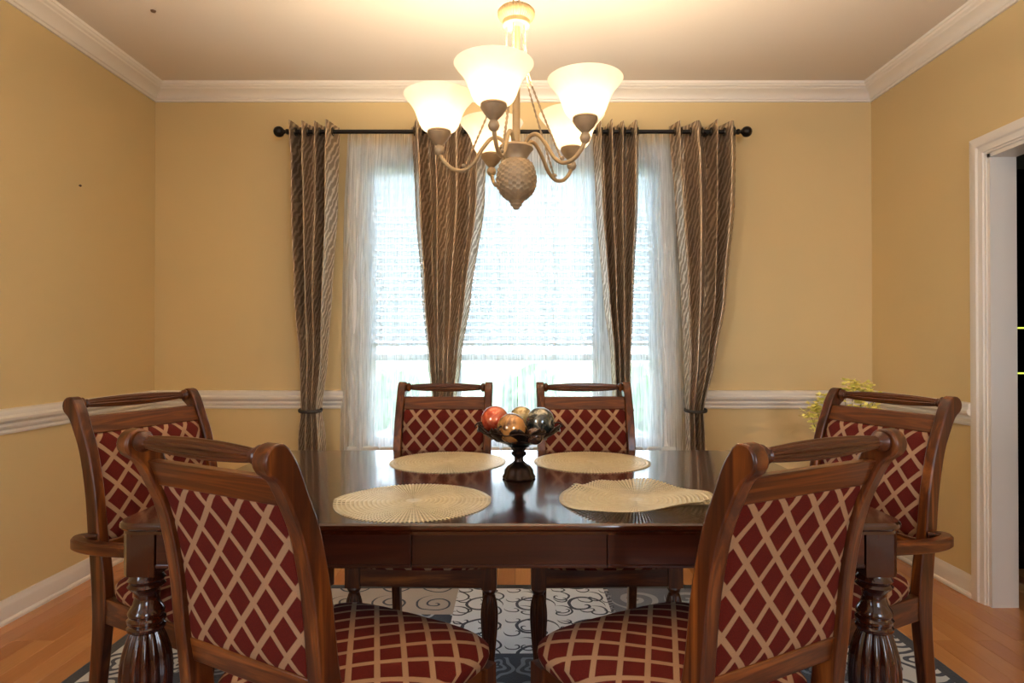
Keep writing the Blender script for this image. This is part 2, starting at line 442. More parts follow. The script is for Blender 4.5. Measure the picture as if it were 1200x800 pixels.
struct(MB().box(XL - T, XR + T, YF - T, YB + T, ZC, ZC + 0.1).build('ceiling', M['ceiling'], smooth=0))
floor = struct(MB().box(XL - T, XR + T, YF - T, YB + T, -0.06, -0.004).build('floor', M['subfloor'], smooth=0))
# planks run towards the window; each is its own board
PW = 0.083
def plank_mesh(L):
    c = 0.0012; w = PW / 2 - 0.0004; l = L / 2 - 0.0005
    v = [(-w, -l, -.004), (w, -l, -.004), (w, l, -.004), (-w, l, -.004), (-w, -l, -c), (w, -l, -c), (w, l, -c), (-w, l, -c),
         (-w + c, -l + c, 0), (w - c, -l + c, 0), (w - c, l - c, 0), (-w + c, l - c, 0)]
    f = [(4, 5, 9, 8), (5, 6, 10, 9), (6, 7, 11, 10), (7, 4, 8, 11), (8, 9, 10, 11), (0, 1, 5, 4), (1, 2, 6, 5), (2, 3, 7, 6), (3, 0, 4, 7)]
    return MB().add(v, f).mesh('plank', M['plank'], 0)
pm = {}
ncol = int(round((XR - XL) / PW)) + 1
for i in range(ncol):
    x = XL + PW * (i + 0.5)
    if x - PW / 2 > XR: break
    y = YB; L0 = random.choice([0.5, 0.75, 1.0, 1.25])
    while y > YF + 0.01:
        L = L0 if y == YB else random.choice([1.0, 1.25, 1.5, 1.75])
        L = min(L, round(y - YF, 3))
        if y - L - YF < 0.3: L = y - YF
        L = round(L, 3)
        if L not in pm: pm[L] = plank_mesh(L)
        o = bpy.data.objects.new('plank', pm[L]); C.objects.link(o); o.parent = floor; o.location = (x, y - L / 2, 0)
        y -= L

# next room: walls coloured near black for its lack of light, own floor
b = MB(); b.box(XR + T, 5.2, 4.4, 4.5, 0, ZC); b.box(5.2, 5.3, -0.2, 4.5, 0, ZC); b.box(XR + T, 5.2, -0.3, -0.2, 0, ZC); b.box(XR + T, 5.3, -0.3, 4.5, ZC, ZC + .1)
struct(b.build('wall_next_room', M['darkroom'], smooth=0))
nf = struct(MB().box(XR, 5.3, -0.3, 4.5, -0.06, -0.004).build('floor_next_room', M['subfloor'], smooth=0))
for i in range(36):
    x = XL + PW * 52 + PW * (i + 0.5)
    L = [1.5, 1.25, 1.75][i % 3]
    for y1, LL in ((4.4, L), (4.4 - L, 1.5)):
        LL = round(LL, 3)
        if LL not in pm: pm[LL] = plank_mesh(LL)
        o = bpy.data.objects.new('plank', pm[LL]); C.objects.link(o); o.parent = nf; o.location = (x, y1 - LL / 2, 0)

# mouldings
def run(name, p0, p1, inward, prof, m0=0, m1=0, mat='trim'):
    """profile (offset from wall, z) swept from p0 to p1 along a wall, mitre m = -1/0/+1 times offset at each end"""
    p0 = Vector((*p0, 0)); p1 = Vector((*p1, 0)); d = (p1 - p0).normalized(); n = Vector((*inward, 0))
    r0 = [tuple(p0 + d * (o * m0) + n * o + Vector((0, 0, z))) for o, z in prof]
    r1 = [tuple(p1 - d * (o * m1) + n * o + Vector((0, 0, z))) for o, z in prof]
    return struct(MB().loft([r0, r1]).build(name, M[mat], smooth=25))
def arc(cx, cz, r, a0, a1, n=5): return [(cx + r * math.cos(math.radians(a0 + (a1 - a0) * k / n)), cz + r * math.sin(math.radians(a0 + (a1 - a0) * k / n))) for k in range(n + 1)]
z0 = 2.628
crown = [(0, z0), (0.012, z0), (0.014, z0 + 0.012), (0.020, z0 + 0.016), (0.022, z0 + 0.024)] + \
        [(0.024 + 0.010 * k / 5 + 0.028 * (k / 5) ** 2.2, z0 + 0.026 + 0.030 * k / 5) for k in range(1, 6)] + \
        [(0.066, z0 + 0.058), (0.070, z0 + 0.064), (0.082, z0 + 0.070), (0.088, z0 + 0.078), (0.094, z0 + 0.080), (0.096, ZC), (0, ZC)]
run('trim_1', (XL, YB), (XR, YB), (0, -1), crown, 1, 1)
run('trim_2', (XL, YF), (XL, YB), (1, 0), crown, 1, 1)
run('trim_3', (XR, YF), (XR, YB), (-1, 0), crown, 1, 1)
rail = [(0, 0.797), (0.010, 0.797), (0.013, 0.806), (0.010, 0.815), (0.018, 0.822), (0.022, 0.832), (0.018, 0.842), (0.026, 0.846), (0.036, 0.856),
        (0.038, 0.868), (0.030, 0.878), (0.030, 0.892), (0.026, 0.902), (0.012, 0.905), (0, 0.905)]
run('trim_4', (XL, YB), (WX0 - 0.115, YB), (0, -1), rail, 1, 0)
run('trim_5', (WX1 + 0.115, YB), (XR, YB), (0, -1), rail, 0, 1)
run('trim_6', (XL, YF), (XL, YB), (1, 0), rail, 0, 1)
run('trim_7', (XR, DY1 + 0.085), (XR, YB), (-1, 0), rail, 0, 1)
run('trim_8', (XR, YF), (XR, DY0 - 0.085), (-1, 0), rail, 0, 0)
base = [(0, 0), (0.024, 0), (0.024, 0.010), (0.020, 0.017), (0.014, 0.020), (0.014, 0.070), (0.011, 0.080), (0.008, 0.088), (0.006, 0.100), (0, 0.100)]
run('baseboard_back', (XL, YB), (XR, YB), (0, -1), base, 1, 1)
run('baseboard_left', (XL, YF), (XL, YB), (1, 0), base, 0, 1)
run('baseboard_right', (XR, DY1 + 0.085), (XR, YB), (-1, 0), base, 0, 1)
run('baseboard_right_rear', (XR, YF), (XR, DY0 - 0.085), (-1, 0), base, 0, 0)

# doorway: jamb lining and moulded casing
door = struct(MB().box(XR - .002, XR + T + .002, DY1 - 0.018, DY1, 0, DZ).box(XR - .002, XR + T + .002, DY0, DY0 + 0.018, 0, DZ).box(XR - .002, XR + T + .002, DY0, DY1, DZ - 0.018, DZ).build('door_1', M['trim'], smooth=0))
cp = [(0, 0), (0.020, 0), (0.022, 0.006), (0.022, 0.040), (0.016, 0.048), (0.014, 0.060), (0.014, 0.072), (0.008, 0.076), (0.008, 0.085), (0, 0.085)]
def casing(name, pts_of, parent=None):
    r0, r1 = pts_of
    o = MB().loft([r0, r1]).build(name, M['trim'], parent, smooth=25)
    return o
W = 0.085
casing('casing', ([(XR - o, DY1 + W - w, 0) for o, w in cp], [(XR - o, DY1 + W - w, DZ + W - w) for o, w in cp]), door)
casing('casing', ([(XR - o, DY0 - W + w, 0) for o, w in cp], [(XR - o, DY0 - W + w, DZ + W - w) for o, w in cp]), door)
casing('casing', ([(XR - o, DY0 - W + w, DZ + W - w) for o, w in cp], [(XR - o, DY1 + W - w, DZ + W - w) for o, w in cp]), door)

# ------------------------------------------------------------------ window
win = struct(empty('window_1', (0, YB, 0)))
def wpart(name, mb, parent=win, mat='frame_white', **k):
    o = mb.build(name, M[mat], parent, **k); return o
# coordinates below are relative to the window empty (y = 0 at wall face)
CWd = 0.095
b = MB(); b.box(WX0 - CWd, WX0, -0.018, 0, WZ0 - 0.05, WZ1 + CWd); wpart('casing', b, bevel=0.004)
b = MB(); b.box(WX1, WX1 + CWd, -0.018, 0, WZ0 - 0.05, WZ1 + CWd); wpart('casing', b, bevel=0.004)
b = MB(); b.box(WX0, WX1, -0.018, 0, WZ1, WZ1 + CWd); wpart('casing', b, bevel=0.004)
b = MB(); b.box(WX0 - CWd - .02, WX1 + CWd + .02, -0.045, 0.0, WZ0 - 0.02, WZ0 + 0.004); wpart('sill', b, bevel=0.005)
b = MB(); b.box(WX0 - CWd, WX1 + CWd, -0.015, 0, WZ0 - 0.10, WZ0 - 0.02); wpart('sill_apron', b, bevel=0.004)
b = MB(); b.box(WX0, WX0 + .012, 0, T, WZ0, WZ1); b.box(WX1 - .012, WX1, 0, T, WZ0, WZ1); b.box(WX0, WX1, 0, T, WZ1 - .012, WZ1); b.box(WX0, WX1, 0, T, WZ0, WZ0 + .012)
wpart('reveal_lining', b, smooth=0)
units = [(WX0 + .012, -0.43), (-0.37, 0.50), (0.56, WX1 - .012)]
b = MB(); b.box(-0.43, -0.37, 0.03, T, WZ0 + .012, WZ1 - .012); wpart('mullion', b, smooth=0)
b = MB(); b.box(0.50, 0.56, 0.03, T, WZ0 + .012, WZ1 - .012); wpart('mullion', b, smooth=0)
ZM = 1.10
for (a0, a1) in units:
    for (s0, s1, yy) in ((WZ0 + .012, ZM + 0.02, 0.072), (ZM - 0.02, WZ1 - .012, 0.092)):
        e = 0.035; b = MB()
        b.box(a0, a0 + e, yy, yy + .02, s0, s1); b.box(a1 - e, a1, yy, yy + .02, s0, s1)
        b.box(a0 + e, a1 - e, yy, yy + .02, s0, s0 + e); b.box(a0 + e, a1 - e, yy, yy + .02, s1 - e, s1)
        s = wpart('sash', b, smooth=0)
        g = MB().box(a0 + e, a1 - e, yy + .008, yy + .012, s0 + e, s1 - e).build('pane', M['pane'], s, smooth=0)
# blinds, one per unit, lowered to just above the meeting rail
slat_pitch = 0.0425
for n, (a0, a1) in enumerate(units):
    bl = empty('window_blind', ((a0 + a1) / 2, YB + 0.040, WZ1 - 0.012))
    tag(bl, ['white slatted blind in the narrow left window', 'white slatted blind in the wide middle window', 'white slatted blind in the narrow right window'][n], 'blind', 'white blinds in the window')
    hw = (a1 - a0) / 2 - 0.008
    MB().box(-hw, hw, -0.026, 0.026, -0.045, 0).build('headrail', M['slat'], bl, smooth=0)
    sm = None
    k = 0; z = -0.068
    while WZ1 - 0.012 + z > 1.175:
        if sm is None:
            ang = math.radians(36); c_, s_ = math.cos(ang) * 0.025, math.sin(ang) * 0.025
            sm = MB().add([(-hw, -c_, s_), (hw, -c_, s_), (hw, c_, -s_), (-hw, c_, -s_), (-hw, -c_, s_ + .003), (hw, -c_, s_ + .003), (hw, c_, -s_ + .003), (-hw, c_, -s_ + .003)],
                          [(0, 3, 2, 1), (4, 5, 6, 7), (0, 1, 5, 4), (1, 2, 6, 5), (2, 3, 7, 6), (3, 0, 4, 7)]).mesh('slat', M['slat'], 0)
        o = bpy.data.objects.new('slat', sm); C.objects.link(o); o.parent = bl; o.location = (0, 0, z)
        z -= slat_pitch
    MB().box(-hw, hw, -0.026, 0.026, z - 0.002, z + 0.018).build('bottom_rail', M['slat'], bl, smooth=0)
    for sx in (-0.7, 0.7):
        MB().tube([(hw * sx, -0.028, -0.04), (hw * sx, -0.028, z + .01)], 0.0012, 5).build('ladder_cord', M['slat'], bl)

# outdoors
struct(MB().box(-30, 30, YB + T, 60, -0.5, -0.4).build('ground_lawn', M['grass'], smooth=0))
def blob_tree(x, y, h, r, label):
    e = empty('shrub', (x, y, -0.4)); tag(e, label, 'shrub', 'shrubs beyond the window')
    MB().lathe([(0.12, 0), (0.09, h * 0.5), (0.05, h * 0.7)], 8).build('trunk', M['bark'], e)
    b = MB(); rnd = random.Random(x)
    for k in range(170):
        u = Vector((rnd.gauss(0, 1), rnd.gauss(0, 1), rnd.gauss(0, 1))).normalized() * r * rnd.uniform(0.5, 1)
        cx_, cy_, cz_ = u.x, u.y, h * 0.68 + u.z * 0.9; q = 0.35 * r
        A = Vector((rnd.uniform(-1, 1), rnd.uniform(-1, 1), rnd.uniform(-1, 1))).normalized() * q; B = A.orthogonal().normalized() * q * 0.6
        p = Vector((cx_, cy_, cz_)); b.add([p - A, p + B, p + A, p - B], [(0, 1, 2, 3)])
    o = b.build('foliage', M['leaf'], e, smooth=0); o['kind'] = 'stuff'
blob_tree(-1.9, 10, 0.95, 0.55, 'low hazy green shrub outside, behind the left part of the window')
blob_tree(2.0, 11, 0.95, 0.6, 'low hazy green shrub outside, behind the right part of the window')
blob_tree(0.3, 12, 0.9, 0.6, 'low hazy green shrub outside, behind the middle of the window')

# ------------------------------------------------------------------ curtain rod
YR = YB - 0.140; ZR = 2.405
rod = empty('curtain_rod', (-0.02, YR, ZR)); tag(rod, 'thin black curtain rod with round ball ends above the window', 'curtain rod')
MB().lathe([(0.012, -1.31), (0.012, 1.31)], 14, axis='x').build('pole', M['rod'], rod)
for s in (-1, 1):
    MB().lathe([(0.010, s * 1.29), (0.016, s * 1.295), (0.016, s * 1.305), (0.009, s * 1.312), (0.012, s * 1.318)] + [(0.031 * math.sin(PI * k / 12), s * (1.349 - 0.031 * math.cos(PI * k / 12))) for k in range(2, 13)], 20, axis='x').build('finial', M['rod'], rod)
for x in (-1.12, 0.0, 1.12):
    MB().box(x - .008, x + .008, 0.0, 0.138, -0.014, -0.006).box(x - .012, x + .012, .134, .139, -.04, .03).box(x - .008, x + .008, -.014, .012, -.018, -.010).build('bracket', M['rod'], rod, smooth=0)

def interp(tab, z):
    if z >= tab[0][0]: return tab[0][1:]
    for a, b_ in zip(tab, tab[1:]):
        if z >= b_[0]:
            t = (a[0] - z) / (a[0] - b_[0]); t = t * t * (3 - 2 * t) * 0.5 + t * 0.5
            return tuple(a[q] * (1 - t) + b_[q] * t for q in range(1, len(a)))
    return tab[-1][1:]

def drape(tab, nf, label, group, seed, tie=None, mat='drape', cloth=1.1, ztop=2.452, thick=0.002, y0=0.0, phase=0.0, cols=130, rows=74, zbot=0.02, grommets=True, name='curtain'):
    """tab rows: (z, x_left, x_right, fold_depth)"""
    rnd = random.Random(seed)
    pts = []; uvs = []
    widths = [rnd.uniform(0.6, 1.5) for _ in range(nf)]; tot = sum(widths); cum = [0]
    for w in widths: cum.append(cum[-1] + w / tot)
    wob = [rnd.uniform(-1, 1) for _ in range(nf * 2 + 2)]
    xm = sum(tab[0][1:3]) / 2
    root = empty(name, (xm, YR, 0)); tag(root, label, 'curtain', group)
    for r in range(rows + 1):
        z = ztop + (zbot - ztop) * r / rows
        xl, xr, am = interp(tab, z)
        for c in range(cols + 1):
            s = c / cols
            k = max(i for i in range(nf) if cum[i] <= s + 1e-9); k = min(k, nf - 1)
            lt = (s - cum[k]) / (cum[k + 1] - cum[k]); ph = 2 * PI * (k + lt)
            warp = 0.35 * math.sin(ph * 1.0 + phase) / (2 * PI * nf)
            x = xl + (xr - xl) * min(1, max(0, s + warp * (1 - abs(2 * s - 1) ** 4)))
            y = am * math.cos(ph + phase) * (1 + 0.25 * wob[k]) + 0.004 * math.sin(9 * z + k * 1.7) * (1 if z < 2.3 else 0)
            y += 0.25 * am * math.sin(0.5 * ph + 2.5 * z)* (1 if z < 2.3 else 0)
            y = min(y, 0.078)
            pts.append((x - xm, y0 + y, z)); uvs.append((s * cloth, z))
    fs = [(r * (cols + 1) + c, r * (cols + 1) + c + 1, (r + 1) * (cols + 1) + c + 1, (r + 1) * (cols + 1) + c) for r in range(rows) for c in range(cols)]
    o = MB().add(pts, fs, uvs).build('cloth', M[mat], root, smooth=180)
    if thick:
        so = o.modifiers.new('thickness', 'SOLIDIFY'); so.thickness = thick; so.offset = 0
    if grommets:
        xl, xr, am = interp(tab, ZR)
        for k in range(nf):
            for q in (0.25, 0.75):
                s = cum[k] + (cum[k + 1] - cum[k]) * q
                gx = xl + (xr - xl) * s - xm
                g = MB(); R, rr = 0.021, 0.0045; rings = []
                for i in range(16):
                    a = 2 * PI * i / 16
                    rings.append([(gx + (rr * math.sin(2 * PI * j / 6)), y0 + (R + rr * math.cos(2 * PI * j / 6)) * math.cos(a), ZR + (R + rr * math.cos(2 * PI * j / 6)) * math.sin(a)) for j in range(6)])
                rings.append(rings[0]); g.loft(rings, cap=False); g.build('grommet', M['grommet'], root)
    if tie:
        zt, = tie; xl, xr, am = interp(tab, zt)
        cxx = (xl + xr) / 2 - xm; rx = (xr - xl) / 2 + 0.006; ry = am * 1.35 + 0.012
        rings = []
        for i in range(28):
            a = 2 * PI * i / 28
            for_ = [(cxx + (rx + 0.007 * math.cos(2 * PI * j / 6)) * math.cos(a), y0 + (ry + 0.007 * math.cos(2 * PI * j / 6)) * math.sin(a), zt + 0.006 * math.sin(a) + 0.010 * math.sin(2 * PI * j / 6)) for j in range(6)]
            rings.append(for_)
        rings.append(rings[0]); MB().loft(rings, cap=False).build('tieback', M['tieback'], root)
    return root
def px(x, d=3.665): return (x - 605) / 735 * d
G = 'bronze patterned drapes at the window'
drape([(2.46, px(341), px(397), .062), (2.0, px(344), px(396), .060), (1.45, px(349), px(389), .052), (1.1, px(355), px(385), .032), (0.80, px(356), px(379), .024), (0.66, px(353), px(383), .030), (0.0, px(350), px(388), .04)],
      4, 'narrow bronze satin drape furthest left, tied with a dark cord against the wall', G, 3, tie=(0.80,), cloth=1.2)
drape([(2.46, px(482), px(570), .062), (2.0, px(487), px(568), .060), (1.45, px(495), px(552), .052), (1.1, px(502), px(541), .032), (0.80, px(508), px(534), .024), (0.66, px(506), px(537), .030), (0.0, px(500), px(545), .04)],
      4, 'bronze satin drape behind the left side of the chandelier, narrowing above the far left chair', G, 11, tie=(0.80,), cloth=1.2)
drape([(2.46, px(695), px(749), .062), (2.0, px(698), px(747), .060), (1.45, px(707), px(742), .052), (1.1, px(715), px(739), .030), (0.80, px(718), px(738), .024), (0.66, px(715), px(741), .030), (0.0, px(710), px(748), .04)],
      4, 'narrow bronze satin drape right of the chandelier, falling behind the far right chair', G, 5, tie=(0.80,), cloth=1.1)
drape([(2.46, px(784), px(863), .062), (2.0, px(790), px(860), .060), (1.45, px(797), px(850), .052), (1.1, px(800), px(838), .034), (0.80, px(801), px(823), .024), (0.66, px(802), px(824), .030), (0.0, px(798), px(830), .04)],
      4, 'bronze satin drape furthest right, tied with a dark cord beside the chair rail', G, 8, tie=(0.80,), cloth=1.2)
GS = 'white sheers behind the drapes'
drape([(2.46, px(404), px(604), .012), (2.0, px(400), px(604), .013), (1.4, px(397), px(606), .016), (0.0, px(393), px(606), .02)], 11, 'crinkled white sheer curtain over the left half of the window', GS, 21, mat='sheer', cloth=1.6, thick=0, y0=0.104, ztop=2.43, cols=220, rows=40, name='sheer_curtain', grommets=False)
drape([(2.46, px(607), px(800), .012), (2.0, px(607), px(803), .013), (1.4, px(607), px(806), .016), (0.0, px(607), px(812), .02)], 11, 'crinkled white sheer curtain over the right half of the window', GS, 22, mat='sheer', cloth=1.6, thick=0, y0=0.104, ztop=2.43, cols=220, rows=40, name='sheer_curtain', grommets=False)

# ------------------------------------------------------------------ rug
RX, RY, RCY = 1.568, 1.21, 1.85
rug = MB()
rug.box(-RX, RX, -RY, RY, 0.0, 0.009)
ro = rug.build('area_rug', m_rug(RX, RY, RCY), None, smooth=0, bevel=0.004); ro.location = (-0.005, RCY, 0.0005)
tag(ro, 'navy, grey and cream patchwork floral rug with black border under the table', 'rug')

# ------------------------------------------------------------------ dining table
TX, TYC, TZ = -0.014, 1.958, 0.76
HX, HY = 0.924, 0.513
RUGZ = 0.0095
table = empty('dining_table', (TX, TYC, RUGZ)); tag(table, 'long dark mahogany dining table with centre leaf and fluted turned legs', 'table')
dz = -RUGZ
def rounded_rect(x0, x1, y0, y1, rl, rr, n=6):
    P = []
    for (cx_, cy_, r, a0) in ((x1 - rr, y1 - rr, rr, 0), (x0 + rl, y1 - rl, rl, 90), (x0 + rl, y0 + rl, rl, 180), (x1 - rr, y0 + rr, rr, 270)):
        if r < 1e-4: P.append((cx_, cy_)); continue
        for k in range(n + 1):
            a = math.radians(a0 + 90 * k / n); P.append((cx_ + r * math.cos(a), cy_ + r * math.sin(a)))
    return P
S0, S1 = -0.230, 0.226
edge = [(0.006, 0.0), (0.001, 0.004), (0.0, 0.009), (0.0, 0.013), (0.004, 0.018), (0.009, 0.020), (0.009, 0.027)]
def top_piece(name, x0, x1, rl, rr):
    b = MB(); rings = []
    for off, dn in edge:
        xa = x0 + (off if rl else 0.0004); xb = x1 - (off if rr else 0.0004)
        rings.append([(x, y, TZ + dz - dn) for x, y in rounded_rect(xa, xb, -HY + off, HY - off, max(rl - off, 0) if rl else 0, max(rr - off, 0) if rr else 0)])
    b.loft(rings); return b.build(name, M['table_x'], table, smooth=30)
top_piece('table_top', -HX, S0, 0.055, 0)
top_piece('leaf', S0, S1, 0, 0)
top_piece('table_top', S1, HX, 0, 0.055)
AZ0, AZ1 = 0.656 + dz, 0.733 + dz
IN = 0.016
for sy in (-1, 1):
    for x0, x1 in ((-HX + 0.10, S0), (S0, S1), (S1, HX - 0.10)):
        b = MB(); ya, yb = sorted((sy * (HY - IN), sy * (HY - IN - 0.022)))
        b.box(x0 + .0007, x1 - .0007, ya, yb, AZ0, AZ1)
        ya, yb = sorted((sy * (HY - IN + 0.003), sy * (HY - IN - 0.02)))
        b.box(x0 + .0007, x1 - .0007, ya, yb, AZ0 - 0.002, AZ0 + 0.006)
        b.build('apron', M['apron'], table, smooth=0, bevel=0.0015)
for sx in (-1, 1):
    xa, xb = sorted((sx * (HX - IN), sx * (HX - IN - 0.022)))
    MB().box(xa, xb, -HY + 0.10, HY - 0.10, AZ0, AZ1).build('apron', M['table_y'], table, smooth=0, bevel=0.002)
# turned, fluted leg
def flute(n, d): return lambda a: 1.0 - d * abs(math.cos(a * n / 2)) ** 0.6 if False else 1.0 - d * (0.5 + 0.5 * math.cos(a * n)) ** 2
def table_leg_mesh():
    b = MB(); q = 0.040; ch = 0.016
    poly = [(-q + ch, -q), (q, -q), (q, q), (-q, q), (-q, -q + ch)]
    b.prism(poly, 0.632 - RUGZ, 0.733 - RUGZ, 'z'); return b
leg_prof = [(0.0, 0.632), (0.034, 0.632), (0.037, 0.622), (0.041, 0.617), (0.037, 0.611), (0.036, 0.608), (0.041, 0.602), (0.036, 0.596), (0.031, 0.592), (0.027, 0.584), (0.026, 0.572), (0.030, 0.558),
            (0.036, 0.548), (0.040, 0.541), (0.040, 0.535), (0.036, 0.531), (0.036, 0.529), (0.042, 0.523), (0.042, 0.517), (0.037, 0.512), (0.037, 0.510), (0.042, 0.505), (0.041, 0.499), (0.035, 0.494)]
bulb_prof = [(0.034, 0.495), (0.040, 0.482), (0.047, 0.462), (0.054, 0.435), (0.0575, 0.40), (0.057, 0.365), (0.053, 0.32), (0.046, 0.27), (0.038, 0.22), (0.031, 0.18), (0.028, 0.16)]
foot_prof = [(0.028, 0.161), (0.037, 0.155), (0.040, 0.148), (0.036, 0.141), (0.030, 0.136), (0.036, 0.125), (0.044, 0.10), (0.046, 0.075), (0.040, 0.045), (0.030, 0.02), (0.027, 0.0), (0.0, 0.0)]
for sx in (-1, 1):
    for sy in (-1, 1):
        lx, ly = sx * (HX - 0.056), sy * (HY - 0.056)
        L = table_leg_mesh()
        L.lathe(leg_prof, 32, (0, 0, -RUGZ), cap=False)
        fl = flute(14, 0.13)
        L.lathe(smooth_path(bulb_prof, 3), 112, (0, 0, -RUGZ), mod=lambda a, i, h: fl(a), cap=False)
        L.lathe([(r, max(z - RUGZ, 0.0)) for r, z in foot_prof], 32, cap=False)
        if sx > 0: L.v = [(-x, y, z) for x, y, z in L.v]
        if sy > 0: L.v = [(x, -y, z) for x, y, z in L.v]
        o = L.build('leg', M['table_z'], table, smooth=38); o.location = (lx, ly, 0)

# ------------------------------------------------------------------ chairs
PC = [(-0.030, 0.0, .034), (-0.006, 0.16, .040), (0.014, 0.34, .048), (0.016, 0.44, .054), (0.008, 0.53, .052), (-0.006, 0.62, .045), (-0.020, 0.74, .042), (-0.044, 0.85, .040),
      (-0.070, 0.915, .040), (-0.091, 0.960, .045), (-0.111, 0.984, .054)]
PS = smooth_path(PC, 8)
def yc(z):
    for a, b_ in zip(PS, PS[1:]):
        if a[1] <= z <= b_[1]:
            t = (z - a[1]) / max(1e-6, b_[1] - a[1]); return a[0] + (b_[0] - a[0]) * t
    return PS[-1][0]
def post_outline():
    L, R = [], []
    for i, (y, z, t) in enumerate(PS):
        a = PS[max(i - 1, 0)]; c = PS[min(i + 1, len(PS) - 1)]
        dy, dz_ = c[0] - a[0], c[1] - a[1]; n = math.hypot(dy, dz_); ny, nz = dz_ / n, -dy / n
        if i == 0: ny, nz = 1, 0
        L.append((y + ny * t / 2, z + nz * t / 2)); R.append((y - ny * t / 2, z - nz * t / 2))
    y, z, t = PS[-1]; a = PS[-2]; ang = math.atan2(z - a[1], y - a[0])
    cap = [(y + t / 2 * math.cos(ang + q), z + t / 2 * math.sin(ang + q)) for q in [(-PI / 2) + PI * k / 8 for k in range(1, 8)]]
    return L + cap + list(reversed(R))
def slab_curve(w, z0_, z1_, yoff0, yoff1, n=6):
    """board following the back's curve between two heights, from y offsets yoff0 to yoff1"""
    zs = [z0_ + (z1_ - z0_) * k / n for k in range(n + 1)]
    poly = [(yc(z) + yoff1, z) for z in zs] + [(yc(z) + yoff0, z) for z in reversed(zs)]
    return MB().prism(poly, -w, w)

def cushion(hwf, hwr, y0_, y1_, z0_, ztop, n=30, m=26):
    """domed seat pad, trapezoid with rounded corners; UV in metres"""
    rings = []; b = MB()
    cy_ = (y0_ + y1_) / 2; hy = (y1_ - y0_) / 2
    def outline(a, k):
        # superellipse
        e = 2 / 5.0
        ca, sa = math.cos(a), math.sin(a)
        u = math.copysign(abs(ca) ** e, ca) * k; v = math.copysign(abs(sa) ** e, sa) * k
        y = cy_ + v * hy; f = (y - y0_) / (y1_ - y0_); return u * (hwr + (hwf - hwr) * f), y + 0.018 * k * (1 - u * u) * max(0, v)
    prof = [(0.955, z0_), (0.985, z0_ + 0.008), (1.0, z0_ + 0.022), (0.995, z0_ + 0.036)]
    h1 = z0_ + 0.036
    for q in range(1, 13):
        k = 1 - q / 12.0; kk = math.sin(k * PI / 2) if False else k
        prof.append((0.995 * (1 - (q / 12.0) ** 1.35) if q < 12 else 0.0, h1 + (ztop - h1) * (1 - (1 - q / 12.0) ** 2.6)))
    vs, uvs, fs = [], [], []; N = 64
    for k, z in prof:
        for j in range(N):
            x, y = outline(2 * PI * j / N, max(k, 0.001)); vs.append((x, y, z))
            d = (z - h1) if z < h1 else 0
            uvs.append((x * (1 - d * 1.5 / 0.25), (y - cy_) * (1 - d * 1.5 / 0.22)))
    for i in range(len(prof) - 1):
        for j in range(N):
            k2 = (j + 1) % N; fs.append((i * N + j, i * N + k2, (i + 1) * N + k2, (i + 1) * N + j))
    fs.append(tuple(reversed(range(N)))); fs.append(tuple((len(prof) - 1) * N + j for j in range(N)))
    return b.add(vs, fs, uvs)

